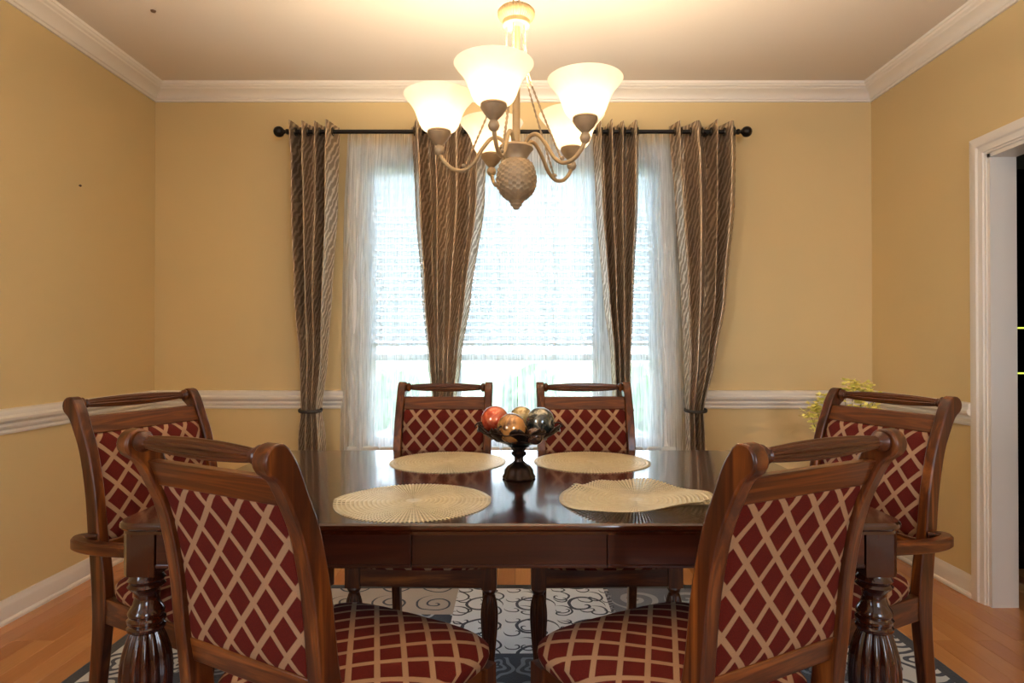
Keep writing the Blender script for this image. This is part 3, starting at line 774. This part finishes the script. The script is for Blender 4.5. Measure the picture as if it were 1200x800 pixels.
def make_chair(arm, label, cat_group, loc, rz):
    pw = 0.205 if arm else 0.180; iw = pw - 0.0165
    root = empty('dining_armchair' if arm else 'dining_chair', loc, rz); tag(root, label, 'chair', cat_group)
    ol = post_outline()
    for s in (-1, 1):
        MB().prism(ol, s * pw - 0.016, s * pw + 0.016).build('back_post', M['chair_z'], root, smooth=30, bevel=0.004)
    # top slat and lower rail
    slab_curve(iw + .002, 0.902, 0.952, -0.013, 0.011).build('top_slat', M['chair_x'], root, smooth=30, bevel=0.003)
    slab_curve(iw + .002, 0.548, 0.596, -0.013, 0.011).build('lower_rail', M['chair_x'], root, smooth=30, bevel=0.003)
    # inner frame stiles
    # upholstered back
    b = MB(); vs, uvs, fs = [], [], []; nx, nz = 22, 26
    Z0, Z1 = 0.594, 0.905
    for side in (0, 1):
        for r in range(nz + 1):
            v = r / nz; z = Z0 + (Z1 - Z0) * v
            for c in range(nx + 1):
                u = c / nx; x = -iw + 2 * iw * u
                d = (1 - abs(2 * u - 1) ** 6) * (1 - abs(2 * v - 1) ** 8)
                y = yc(z) + ((0.004 + 0.017 * d ** 0.6) if side == 0 else (-0.009 - 0.006 * d ** 0.5))
                vs.append((x, y, z)); uvs.append((x, z - 0.75))
    N = (nx + 1) * (nz + 1)
    for side in (0, 1):
        for r in range(nz):
            for c in range(nx):
                i = side * N + r * (nx + 1) + c; fs.append((i, i + 1, i + nx + 2, i + nx + 1) if side else (i, i + nx + 1, i + nx + 2, i + 1))
    rim = [c for c in range(nx + 1)] + [r * (nx + 1) + nx for r in range(1, nz + 1)] + [nz * (nx + 1) + c for c in range(nx - 1, -1, -1)] + [r * (nx + 1) for r in range(nz - 1, 0, -1)]
    for a, c in zip(rim, rim[1:] + rim[:1]): fs.append((a, c, N + c, N + a))
    b.add(vs, fs, uvs); b.build('back_cushion', M['lattice'], root, smooth=50)
    # turned top rod with flutes
    yr, zr = yc(0.986) - 0.001, 0.988
    prof = [(0.012, -iw - .002), (0.0175, -iw + 0.004), (0.0185, -iw + 0.010), (0.014, -iw + 0.015), (0.0095, -iw + 0.019), (0.013, -iw + 0.024)]
    full = prof + [(0.0115 + 0.0065 * math.sin(PI * k / 20) ** 0.8, (-iw + 0.026) + (2 * iw - 0.052) * k / 20) for k in range(21)] + [(r, -h) for r, h in reversed(prof)]
    def rm(a, i, h):
        if abs(h) > iw - 0.025: return 1.0
        return 1 - 0.16 * (0.5 + 0.5 * math.cos(10 * a)) ** 2
    MB().lathe(full, 60, (0, yr, zr), mod=rm, axis='x').build('top_rod', M['chair_x'], root, smooth=38)
    # seat frame
    wf = 0.275 if arm else 0.250; wr = pw + 0.010; yf = 0.455
    zA, zB = 0.372, 0.442
    MB().box(-wf + .048, wf - .048, yf - 0.034, yf - 0.008, zA, zB).build('front_rail', M['chair_x'], root, smooth=0, bevel=0.003)
    MB().box(-pw + .015, pw - .015, -0.005, 0.020, zA, zB).build('rear_rail', M['chair_x'], root, smooth=0, bevel=0.003)
    for s in (-1, 1):
        p0 = Vector((s * (pw - 0.004), 0.02)); p1 = Vector((s * (wf - 0.022), yf - 0.045)); t_ = 0.012
        poly = [(p0.x - t_, p0.y), (p0.x + t_, p0.y), (p1.x + t_, p1.y), (p1.x - t_, p1.y)]
        MB().prism(poly, zA, zB, 'z').build('side_rail', M['chair_y'], root, smooth=0, bevel=0.002)
        # front leg: block, turned fluted shaft, foot
        L = MB(); q = 0.024
        L.box(-q, q, -q, q, zA - 0.004, zB)
        L.lathe([(0.0, zA), (0.020, zA), (0.0235, zA - 0.010), (0.020, zA - 0.018), (0.016, zA - 0.024), (0.020, zA - 0.032)], 24, cap=False)
        fl = flute(12, 0.12)
        L.lathe(smooth_path([(0.018, 0.342), (0.0245, 0.322), (0.0285, 0.290), (0.028, 0.25), (0.024, 0.20), (0.019, 0.15), (0.016, 0.12)], 3), 72, mod=lambda a, i, h: fl(a), cap=False)
        L.lathe([(0.016, 0.121), (0.022, 0.115), (0.023, 0.108), (0.018, 0.102), (0.016, 0.098), (0.021, 0.085), (0.024, 0.06), (0.020, 0.03), (0.014, 0.008), (0.013, 0.0), (0, 0.0)], 24, cap=False)
        o = L.build('front_leg', M['chair_z'], root, smooth=38); o.location = (s * (wf - 0.026), yf - 0.026, 0)
    # moulded lip that the pad drops into
    cushion(wf + 0.018, wr + 0.004, 0.022, yf + 0.024, 0.441, 0.524 if arm else 0.520).build('seat_cushion', M['lattice'], root, smooth=60)
    if arm:
        za = 0.612
        for s in (-1, 1):
            path = smooth_path([(s * (pw + 0.012), 0.012, za), (s * (pw + 0.040), -0.018, za), (s * (pw + 0.068), 0.012, za), (s * (pw + 0.072), 0.09, za - 0.002), (s * (pw + 0.055), 0.19, za - 0.002), (s * (pw + 0.058), 0.27, za), (s * (pw + 0.078), 0.325, za)], 7)
            sec = [(-0.017, -0.012), (-0.013, -0.016), (0.013, -0.016), (0.017, -0.012), (0.017, 0.010), (0.012, 0.016), (-0.012, 0.016), (-0.017, 0.010)]
            sc_l = [0.9 + 0.1 * math.sin(PI * i / len(path)) + (0.3 if i > len(path) - 8 else 0) for i in range(len(path))]
            MB().sweep(path, sec, scales=sc_l).build('arm', M['chair_y'], root, smooth=35)
            sp_ = smooth_path([(s * (pw + 0.056), 0.24, za - 0.01), (s * (pw + 0.058), 0.275, 0.56), (s * (pw + 0.053), 0.270, 0.51), (s * (pw + 0.046), 0.235, 0.46), (s * (pw + 0.042), 0.235, 0.40), (s * (pw + 0.040), 0.245, 0.375)], 6)
            MB().sweep(sp_, [(-0.014, -0.016), (0.014, -0.016), (0.014, 0.016), (-0.014, 0.016)], up=(1, 0, 0)).build('arm_support', M['chair_z'], root, smooth=35, bevel=0.003)
    return root
def adopt(src, label, loc, rz):
    c = copy_tree(src); c['label'] = label; c.location = loc; c.rotation_euler = (0, 0, rz); return c
GC = 'upholstered side chairs around the table'; GA = 'armchairs at the ends of the table'
D = math.radians
ch = make_chair(False, 'side chair at near left, its lattice upholstered back turned to the viewer', GC, (-0.481, 1.153, RUGZ), D(-28.7))
adopt(ch, 'side chair at near right, its lattice upholstered back turned to the viewer', (0.466, 1.156, RUGZ), D(28.3))
adopt(ch, 'side chair at far left, facing the viewer behind the left far placemat', (-0.297, 2.50, RUGZ), D(178))
adopt(ch, 'side chair at far right, facing the viewer behind the right far placemat', (0.282, 2.50, RUGZ), D(182))
ac = make_chair(True, 'armchair with curved arms at the left end of the table', GA, (-1.127, 2.0, RUGZ), D(-110.6))
adopt(ac, 'armchair with curved arms at the right end of the table, nearest the doorway', (1.117, 2.02, RUGZ), D(110.6))

# ------------------------------------------------------------------ placemats
def placemat(height, name, loc, label, rz=0):
    R = 0.204; NS, NR = 120, 17; b = MB(); vs = []; fs = []
    rs = [0.001 + (R - 0.001) * ((i / NR) ** 0.9) for i in range(NR + 1)]
    sub = []
    # dense grid: sector halves (bar / gap) and ring halves (bar / gap), leaving holes between
    na = NS * 2; ra = []
    for i in range(NR):
        ra += [rs[i], rs[i] + (rs[i + 1] - rs[i]) * 0.24]
    ra.append(R)
    for r in ra:
        for j in range(na):
            fr = 0.42 if j % 2 else 0.0
            a = 2 * PI * (j // 2 + fr) / NS
            x, y = r * math.cos(a), r * math.sin(a); vs.append((x, y, max(0.0006, height(x, y)) + 0.0006))
    for i in range(len(ra) - 1):
        for j in range(na):
            hole = (j % 2 == 1) and (i % 2 == 1) and ra[i] > 0.014
            if hole: continue
            k = (j + 1) % na; fs.append((i * na + j, i * na + k, (i + 1) * na + k, (i + 1) * na + j))
    b.add(vs, fs); o = b.build(name, M['mat'], None, smooth=60)
    so = o.modifiers.new('thickness', 'SOLIDIFY'); so.thickness = 0.0018; so.offset = 0
    o.location = loc; o.rotation_euler = (0, 0, rz); tag(o, label, 'placemat', 'round woven gold placemats'); return o
def h_flat(x, y): return 0.0008
def crease(x, y, a, w, h):
    d = x * math.sin(a) - y * math.cos(a); return h * math.exp(-(d / w) ** 2)
def h_fold(x, y):
    r = math.hypot(x, y) / 0.204
    return 0.0008 + crease(x, y, 0.12, 0.02, 0.004) * r + 0.006 * max(0, r - 0.75) * max(0, -x / 0.2) * 4 * math.exp(-(y / .07) ** 2)
def h_wavy(x, y):
    r = math.hypot(x, y) / 0.204; a = math.atan2(y, x)
    e = max(0, r - 0.35) / 0.65
    return 0.001 + 0.014 * e * (0.5 + 0.5 * math.sin(5 * a + 1.0)) * (0.6 + 0.4 * math.cos(a)) + crease(x, y, -0.75, 0.022, 0.010) * e + 0.028 * e * e * max(0, math.cos(a + 1.25)) ** 2 + 0.012 * e * math.exp(-((a - 1.95) / 0.22) ** 2) + 0.008 * e * math.exp(-((a - 1.15) / 0.35) ** 2)
placemat(h_fold, 'placemat', (-0.271, 1.656, TZ), 'round gold placemat at near left, lightly creased across its middle')
placemat(h_wavy, 'placemat', (0.318, 1.668, TZ), 'buckled round gold placemat at near right, with its edge lifting')
placemat(h_flat, 'placemat', (-0.241, 2.222, TZ), 'flat round gold placemat in front of the far left chair')
placemat(h_flat, 'placemat', (0.267, 2.222, TZ), 'flat round gold placemat in front of the far right chair', 0.02)

# ------------------------------------------------------------------ centrepiece bowl and ornament balls
BX, BY = 0.008, 1.95
bowl = empty('pedestal_bowl', (BX, BY, TZ)); tag(bowl, 'dark bronze leaf-edged pedestal bowl in the middle of the table', 'bowl')
foot = MB()
foot.lathe([(0.0, 0.0), (0.048, 0.0), (0.050, 0.004), (0.047, 0.010), (0.044, 0.014), (0.042, 0.026), (0.034, 0.038), (0.022, 0.046), (0.015, 0.052)], 40, mod=lambda a, i, h: 1 + 0.05 * math.cos(8 * a))
foot.build('foot', M['bronze'], bowl)
st = MB(); st.lathe([(0.014, 0.050), (0.012, 0.058), (0.013, 0.066), (0.020, 0.072), (0.022, 0.078), (0.016, 0.084), (0.022, 0.094), (0.034, 0.100), (0.012, 0.102)], 30, mod=lambda a, i, h: 1 + 0.10 * math.cos(6 * a)).build('stem', M['bronze'], bowl)
def bowl_z(r): return 0.100 + 0.050 * (r / 0.125) ** 1.7
NL = 11
leafmesh = None
for k in range(NL):
    if leafmesh is None:
        vs, fs = [], []; n, m = 12, 6
        for i in range(n + 1):
            t_ = i / n; r = 0.02 + 0.112 * t_
            wd = 0.008 + 0.030 * math.sin(PI * min(1, t_ * 0.95 + 0.03)) ** 0.7 * (0.5 + 0.5 * t_) * (1 + 0.12 * math.sin(t_ * 30))
            if t_ > 0.92: wd *= 0.45
            for j in range(m + 1):
                s = (j / m) * 2 - 1
                z = bowl_z(r) + 0.006 * s * s * t_ + (0.008 * (t_ - 0.85) / 0.15 if t_ > 0.85 else 0) - 0.002 * (1 - abs(s))
                vs.append((r, s * wd, z))
        for i in range(n):
            for j in range(m): q = i * (m + 1) + j; fs.append((q, q + 1, q + m + 2, q + m + 1))
        lo = MB().add(vs, fs).build('leaf', M['bronze'], bowl, smooth=60)
        so = lo.modifiers.new('thickness', 'SOLIDIFY'); so.thickness = 0.0025
        leafmesh = lo
    else:
        c = leafmesh.copy(); C.objects.link(c); c.parent = bowl; c.rotation_euler = (0, 0, 2 * PI * k / NL + 0.1)
for r_, nm in ((0.128, 'rim_wire'), (0.085, 'rim_wire')):
    pth = [(r_ * math.cos(2 * PI * k / 40), r_ * math.sin(2 * PI * k / 40), bowl_z(r_) - 0.002 + 0.003 * math.sin(2 * PI * k * 11 / 40)) for k in range(41)]
    MB().tube(pth, 0.0022, 6).build(nm, M['bronze'], bowl)
pth = []
for k in range(30):
    a = k / 29 * 2.2 * PI; r_ = 0.018 * (1 - k / 40); pth.append((0.118 + r_ * math.cos(a), 0, 0.158 + r_ * math.sin(a)))
for ang in (PI * 1.02, -0.1, PI * 1.35):
    ca, sa = math.cos(ang), math.sin(ang)
    MB().tube([(p[0] * ca, p[0] * sa, p[2]) for p in pth], 0.003, 6).build('scroll', M['bronze'], bowl)
def ball(x, y, z, r, mat, label):
    b = MB(); prof = [(r * math.sin(PI * k / 28), -r * math.cos(PI * k / 28)) for k in range(29)]
    b.lathe(prof, 44, cap=False); o = b.build('ornament_ball', mat, None, smooth=80); o.location = (x, y, z)
    o.rotation_euler = (x * 9, y * 5, z * 7)
    tag(o, label, 'ornament', 'glazed balls in the pedestal bowl')
ball(-0.066, 1.955, TZ + 0.180, 0.044, m_ball('ball_red', (0.42, 0.035, 0.012), (0.62, 0.08, 0.03), (0.75, 0.22, 0.10), 5), 'glossy red glazed ball at the left of the bowl')
ball(-0.014, 1.878, TZ + 0.164, 0.045, m_ball('ball_amber', (0.55, 0.22, 0.05), (0.62, 0.30, 0.09), (0.10, 0.04, 0.02), 5), 'amber glazed ball with dark blotch at the front of the bowl')
ball(0.074, 1.935, TZ + 0.176, 0.045, m_ball('ball_dark', (0.035, 0.04, 0.035), (0.09, 0.09, 0.075), (0.42, 0.38, 0.28), 8), 'black and silver mottled ball at the right of the bowl')
ball(0.016, 2.022, TZ + 0.176, 0.040, m_ball('ball_gold', (0.55, 0.40, 0.12), (0.65, 0.52, 0.25), (0.30, 0.18, 0.05), 6), 'small gold ball at the back of the bowl, behind the amber one')
ball(0.056, 1.868, TZ + 0.142, 0.026, m_ball('ball_brown', (0.03, 0.012, 0.008), (0.07, 0.03, 0.02), (0.16, 0.06, 0.03), 8), 'small dark brown ball low between the amber and the mottled ball')

# ------------------------------------------------------------------ chandelier
DCH = 1.95
def cz(y, d=DCH): return 1.17 + (405 - y) / 735 * d
chand = empty('chandelier', (0.0, DCH, cz(245))); tag(chand, 'five-arm antique cream chandelier with lit bell glass shades over the table', 'chandelier')
Z0c = cz(245)
def zl(y): return cz(y) - Z0c
MB().lathe([(0.0, ZC - Z0c), (0.062, ZC - Z0c), (0.062, ZC - Z0c - 0.012), (0.045, ZC - Z0c - 0.028), (0.012, ZC - Z0c - 0.036), (0.0, ZC - Z0c - 0.036)], 32).build('canopy', M['chand'], chand)
# chain links
zt = ZC - Z0c - 0.036; zb = zl(4); nlink = int((zt - zb) / 0.028); link0 = None
for k in range(nlink + 1):
    if link0 is None:
        rr = []; 
        pth = [(0.009 * math.cos(2 * PI * i / 16), 0, 0.018 * math.sin(2 * PI * i / 16)) for i in range(17)]
        b = MB(); rings = []
        for i in range(16):
            a = 2 * PI * i / 16; nx_, nz_ = math.cos(a), math.sin(a)
            rings.append([(0.009 * nx_ + 0.0025 * math.cos(2 * PI * j / 6) * nx_, 0.0025 * math.sin(2 * PI * j / 6), 0.018 * nz_ + 0.0025 * math.cos(2 * PI * j / 6) * nz_) for j in range(6)])
        rings.append(rings[0]); b.loft(rings, cap=False); link0 = b.build('chain_link', M['chand_dark'], chand); o = link0
    else:
        o = link0.copy(); C.objects.link(o); o.parent = chand
    o.location = (0, 0, zb + 0.012 + (zt - zb - 0.02) * k / nlink); o.rotation_euler = (0, 0, PI / 2 * (k % 2))
# top collar (fluted crown)
MB().lathe([(0.0, zl(4)), (0.016, zl(5)), (0.030, zl(8)), (0.052, zl(10)), (0.059, zl(13)), (0.058, zl(17)), (0.052, zl(21)), (0.044, zl(24)), (0.043, zl(29)), (0.036, zl(31)), (0.0, zl(31))], 120, mod=lambda a, i, h: 1 - (0.05 * (0.5 + 0.5 * math.cos(40 * a)) if 3 <= i <= 7 else 0)).build('top_collar', M['chand_collar'], chand)
MB().lathe([(0.012, zl(30)), (0.012, zl(60)), (0.014, zl(62)), (0.012, zl(64)), (0.012, zl(176))], 20).build('stem', M['chand'], chand)
MB().lathe([(0.0, zl(172)), (0.030, zl(172)), (0.052, zl(171)), (0.054, zl(174)), (0.046, zl(177.5)), (0.038, zl(182)), (0.034, zl(185)), (0.034, zl(188)), (0.030, zl(192))], 36).build('hub_cup', M['chand_dark'], chand)
# pineapple body: diagonal rows of raised scales
def pine_r(t): return 0.061 * math.sin(PI * (0.16 + 0.80 * t) ** 0.92) ** 0.62 if t < 1 else 0.02
b = MB(); NA, NRr = 30, 16; vs, fs = [], []
ztp, zbp = zl(188), zl(236)
def prad(t):
    tab = [(0, .040), (.08, .051), (.25, .059), (.45, .063), (.62, .061), (.78, .052), (.9, .038), (1.0, .02)]
    for a, c in zip(tab, tab[1:]):
        if t <= c[0]: q = (t - a[0]) / (c[0] - a[0]); return a[1] + (c[1] - a[1]) * q
    return .018
rows = NRr * 2
for r in range(rows + 1):
    t_ = r / rows; R_ = prad(t_); z = ztp + (zbp - ztp) * t_
    for j in range(NA * 2):
        a = 2 * PI * j / (NA * 2)
        bump_ = 0.0045 if (r + j) % 2 == 0 else -0.0005
        if r % 2 == 0 and j % 2 == 1: bump_ = -0.001
        if r % 2 == 1 and j % 2 == 0: bump_ = -0.001
        if r % 2 == 0 and j % 2 == 0: bump_ = 0.003 if (r // 2 + j // 2) % 2 == 0 else -0.002
        if r % 2 == 1 and j % 2 == 1: bump_ = 0.000
        vs.append(((R_ + bump_) * math.cos(a), (R_ + bump_) * math.sin(a), z))
n = NA * 2
for r in range(rows):
    for j in range(n): k = (j + 1) % n; fs.append((r * n + j, r * n + k, (r + 1) * n + k, (r + 1) * n + j))
b.add(vs, fs); o = b.build('pineapple_body', M['chand_dark'], chand, smooth=25)
MB().lathe([(0.018, zl(234)), (0.024, zl(235.5)), (0.021, zl(237)), (0.017, zl(238.5)), (0.018, zl(240)), (0.010, zl(242.5)), (0.011, zl(243.5)), (0.006, zl(245)), (0.0, zl(245))], 20).build('finial', M['chand_dark'], chand)
Rr = 0.239
zr_rim = 1.17 + 0.397 * DCH - Z0c
z_ball = cz(177) - Z0c
armp = smooth_path([(0.030, 0, zl(176)), (0.036, 0, zl(168)), (0.055, 0, zl(161.5)), (0.080, 0, zl(163)), (0.108, 0, zl(176)), (0.135, 0, zl(192)), (0.165, 0, zl(200)), (0.200, 0, zl(198)), (0.228, 0, zl(188)), (0.239, 0, zl(178))], 6)
angs = [-15 + 72 * k for k in range(5)]
first = None
def build_arm():
    a = MB().tube(armp, 0.0062, 12).build('arm', M['chand'], chand)
    MB().lathe([(0.006, z_ball - 0.016), (0.013, z_ball - 0.010), (0.0165, z_ball), (0.013, z_ball + 0.010), (0.009, z_ball + 0.015), (0.014, z_ball + 0.019), (0.026, z_ball + 0.032), (0.035, z_ball + 0.046), (0.037, z_ball + 0.050),
                (0.034, z_ball + 0.052), (0.037, z_ball + 0.055), (0.036, z_ball + 0.060), (0.030, z_ball + 0.062), (0.0, z_ball + 0.060)], 28, (Rr, 0, 0)).build('socket_cup', M['chand_dark'], a)
    zb_ = z_ball + 0.058
    H = zr_rim - zb_
    sp = smooth_path([(0.034, 0.0), (0.050, 0.06), (0.0605, 0.20), (0.068, 0.38), (0.0755, 0.56), (0.087, 0.74), (0.102, 0.90), (0.110, 1.0)], 4)
    s = MB().lathe([(r, zb_ + H * t_) for r, t_ in sp], 48, (Rr, 0, 0), cap=False).build('shade', M['shade'], a, smooth=80)
    so = s.modifiers.new('thickness', 'SOLIDIFY'); so.thickness = 0.003; so.offset = -1
    MB().lathe([(0.0, zb_ + 0.0), (0.012, zb_ + 0.005), (0.014, zb_ + 0.02), (0.024, zb_ + 0.040), (0.026, zb_ + 0.052), (0.018, zb_ + 0.068), (0.0, zb_ + 0.075)], 20, (Rr, 0, 0)).build('bulb', M['bulb'], a)
    # twisted rope stay from the collar to the low point of the arm
    rp = smooth_path([(0.030, 0, zl(30)), (0.033, 0, zl(60)), (0.046, 0, zl(92)), (0.085, 0, zl(130)), (0.130, 0, zl(170)), (0.162, 0, zl(198))], 14)
    b = MB(); N_ = len(rp)
    for st_ in (0, PI):
        pth = []
        for i, p in enumerate(rp):
            for q in range(3):
                nxt = rp[min(i + 1, N_ - 1)]; f = q / 3; ph = (i + f) * 1.5 + st_
                pth.append((p[0] + (nxt[0] - p[0]) * f + 0.0018 * math.cos(ph), 0.0018 * math.sin(ph), p[2] + (nxt[2] - p[2]) * f))
        b.tube(pth[:-2], 0.0019, 5)
    b.build('rope_stay', M['chand_dark'], a)
    MB().lathe([(0.0, zl(197)), (0.006, zl(196)), (0.0075, zl(194.5)), (0.005, zl(193)), (0.0, zl(192))], 12, (0.163, 0, 0)).build('stay_bead', M['chand_dark'], a)
    return a
first = build_arm()
for k, an in enumerate(angs):
    a = first if k == 0 else copy_tree(first, chand)
    rot = -PI / 2 + D(an)      # 0 deg points at the viewer
    a.rotation_euler = (0, 0, rot)
    ld = bpy.data.lights.new('bulb_light', 'POINT'); ld.energy = BULB_POWER; ld.color = BULB_COLOR; ld.shadow_soft_size = 0.03
    lo = bpy.data.objects.new('bulb_light', ld); C.objects.link(lo)
    lo.location = (Rr * math.cos(rot), DCH + Rr * math.sin(rot), Z0c + z_ball + 0.112)

# ------------------------------------------------------------------ flowers in the corner behind the right armchair
fv = empty('floor_vase', (1.72, 3.25, 0)); tag(fv, 'floor vase of yellow blossom twigs in the right corner behind the armchair', 'vase')
MB().lathe([(0.0, 0.0), (0.07, 0.0), (0.085, 0.03), (0.105, 0.14), (0.11, 0.24), (0.09, 0.36), (0.055, 0.44), (0.045, 0.50), (0.055, 0.54), (0.05, 0.54), (0.04, 0.50), (0.0, 0.48)], 32).build('vase_body', M['ceramic'], fv)
rnd = random.Random(4)
def blossom(b, p, r):
    p = Vector(p)
    for k in range(5):
        a = 2 * PI * k / 5 + rnd.random(); up = Vector((rnd.uniform(-.4, .4), rnd.uniform(-.4, .4), 1)).normalized(); t_ = up.orthogonal().normalized()
        t_ = Matrix.Rotation(a, 3, up) @ t_; s = up.cross(t_)
        q = p + t_ * r
        b.add([p, p + t_ * r * 0.6 + s * r * 0.4 + up * r * .25, q + up * r * .35, p + t_ * r * 0.6 - s * r * 0.4 + up * r * .25], [(0, 1, 2, 3)])
def spix(x, y, d): return ((x - 605) / 735 * d - 1.72, d - 3.25, 1.17 + (405 - y) / 735 * d)
targets = [(965, 470), (957, 482), (972, 488), (950, 487), (961, 497), (968, 505), (977, 500), (955, 476), (990, 455), (1000, 452), (1012, 455), (1026, 462), (1020, 480), (1033, 486), (1008, 474), (962, 510), (985, 490), (994, 500), (970, 515)]
for i, (x, y) in enumerate(targets):
    d = 3.25 + rnd.uniform(-0.14, 0.14)
    e = spix(x, y, d)
    pth = smooth_path([(0, 0, 0.42), (e[0] * 0.25, e[1] * 0.25, 0.66), (e[0] * 0.72, e[1] * 0.72, e[2] - 0.12), e], 6)
    tw = MB().tube(pth, 0.0022, 5, scales=[1.3 - 0.8 * k / len(pth) for k in range(len(pth))]).build('twig', M['stem'], fv)
    b = MB()
    for k in range(11): blossom(b, (e[0] + rnd.gauss(0, .018), e[1] + rnd.gauss(0, .018), e[2] + rnd.gauss(0, .018)), 0.026)
    for k in range(4):
        q = pth[-3 - k * 2]; blossom(b, (q[0] + rnd.gauss(0, .012), q[1], q[2]), 0.020)
    bl = b.build('blossom', M['petal'], tw, smooth=0); bl['kind'] = 'stuff'

# ------------------------------------------------------------------ dark display cabinet in the next room
CX, CY = 3.05, 3.30
cab = empty('display_cabinet', (CX, CY, 0)); tag(cab, 'black glass-fronted display cabinet with greenish lit shelves beyond the doorway', 'cabinet')
MB().box(-0.6, 0.6, 0.38, 0.40, 0, 2.1).box(-0.6, -0.57, 0, 0.40, 0, 2.1).box(0.57, 0.6, 0, 0.40, 0, 2.1).box(-0.57, 0.57, 0, .38, 2.07, 2.1).box(-0.57, 0.57, 0, .38, 0, 0.35).build('carcass', M['black'], cab, smooth=0)
for z in (0.62, 1.03, 1.27, 1.50, 1.8):
    s = MB().box(-0.57, 0.57, 0.03, 0.38, z - 0.012, z).build('shelf', M['black'], cab, smooth=0)
    if z in (1.03, 1.27): MB().box(-0.57, 0.57, 0.022, 0.03, z - 0.009, z - 0.001).build('light_strip', M['led'], s, smooth=0)
for x0, x1 in ((-0.57, -0.002), (0.002, 0.57)):
    b = MB().box(x0, x0 + .035, -0.02, 0.0, .36, 2.06).box(x1 - .035, x1, -0.02, 0, .36, 2.06).box(x0 + .035, x1 - .035, -0.02, 0, .36, .40).box(x0 + .035, x1 - .035, -0.02, 0, 2.02, 2.06).box(x0 + .035, x1 - .035, -0.02, 0, 1.48, 1.51)
    d = b.build('door', M['black'], cab, smooth=0)
    MB().box(x0 + .035, x1 - .035, -0.012, -0.008, .40, 2.02).build('glass_pane', M['smoked'], d, smooth=0)

# nails left in the left wall and the ceiling
o = MB().lathe([(0.0, 0.0), (0.004, 0.0), (0.006, 0.006), (0.004, 0.010), (0, 0.012)], 10, axis='x').build('nail', M['nail']); o.location = (XL, 2.163 * 735 / (605 - 92), 1.17 + (405 - 217) * 2.163 / (605 - 92)); tag(o, 'tiny brown nail in the bare left wall', 'nail')
dd = (ZC - 1.17) * 735 / (405 - 11)
o = MB().lathe([(0, -0.008), (0.010, -0.006), (0.012, 0.0), (0, 0)], 12).build('ceiling_hook', M['nail']); o.location = ((178 - 605) / 735 * dd, dd, ZC); tag(o, 'tiny dark hook stub on the ceiling near the left crown moulding', 'hook')
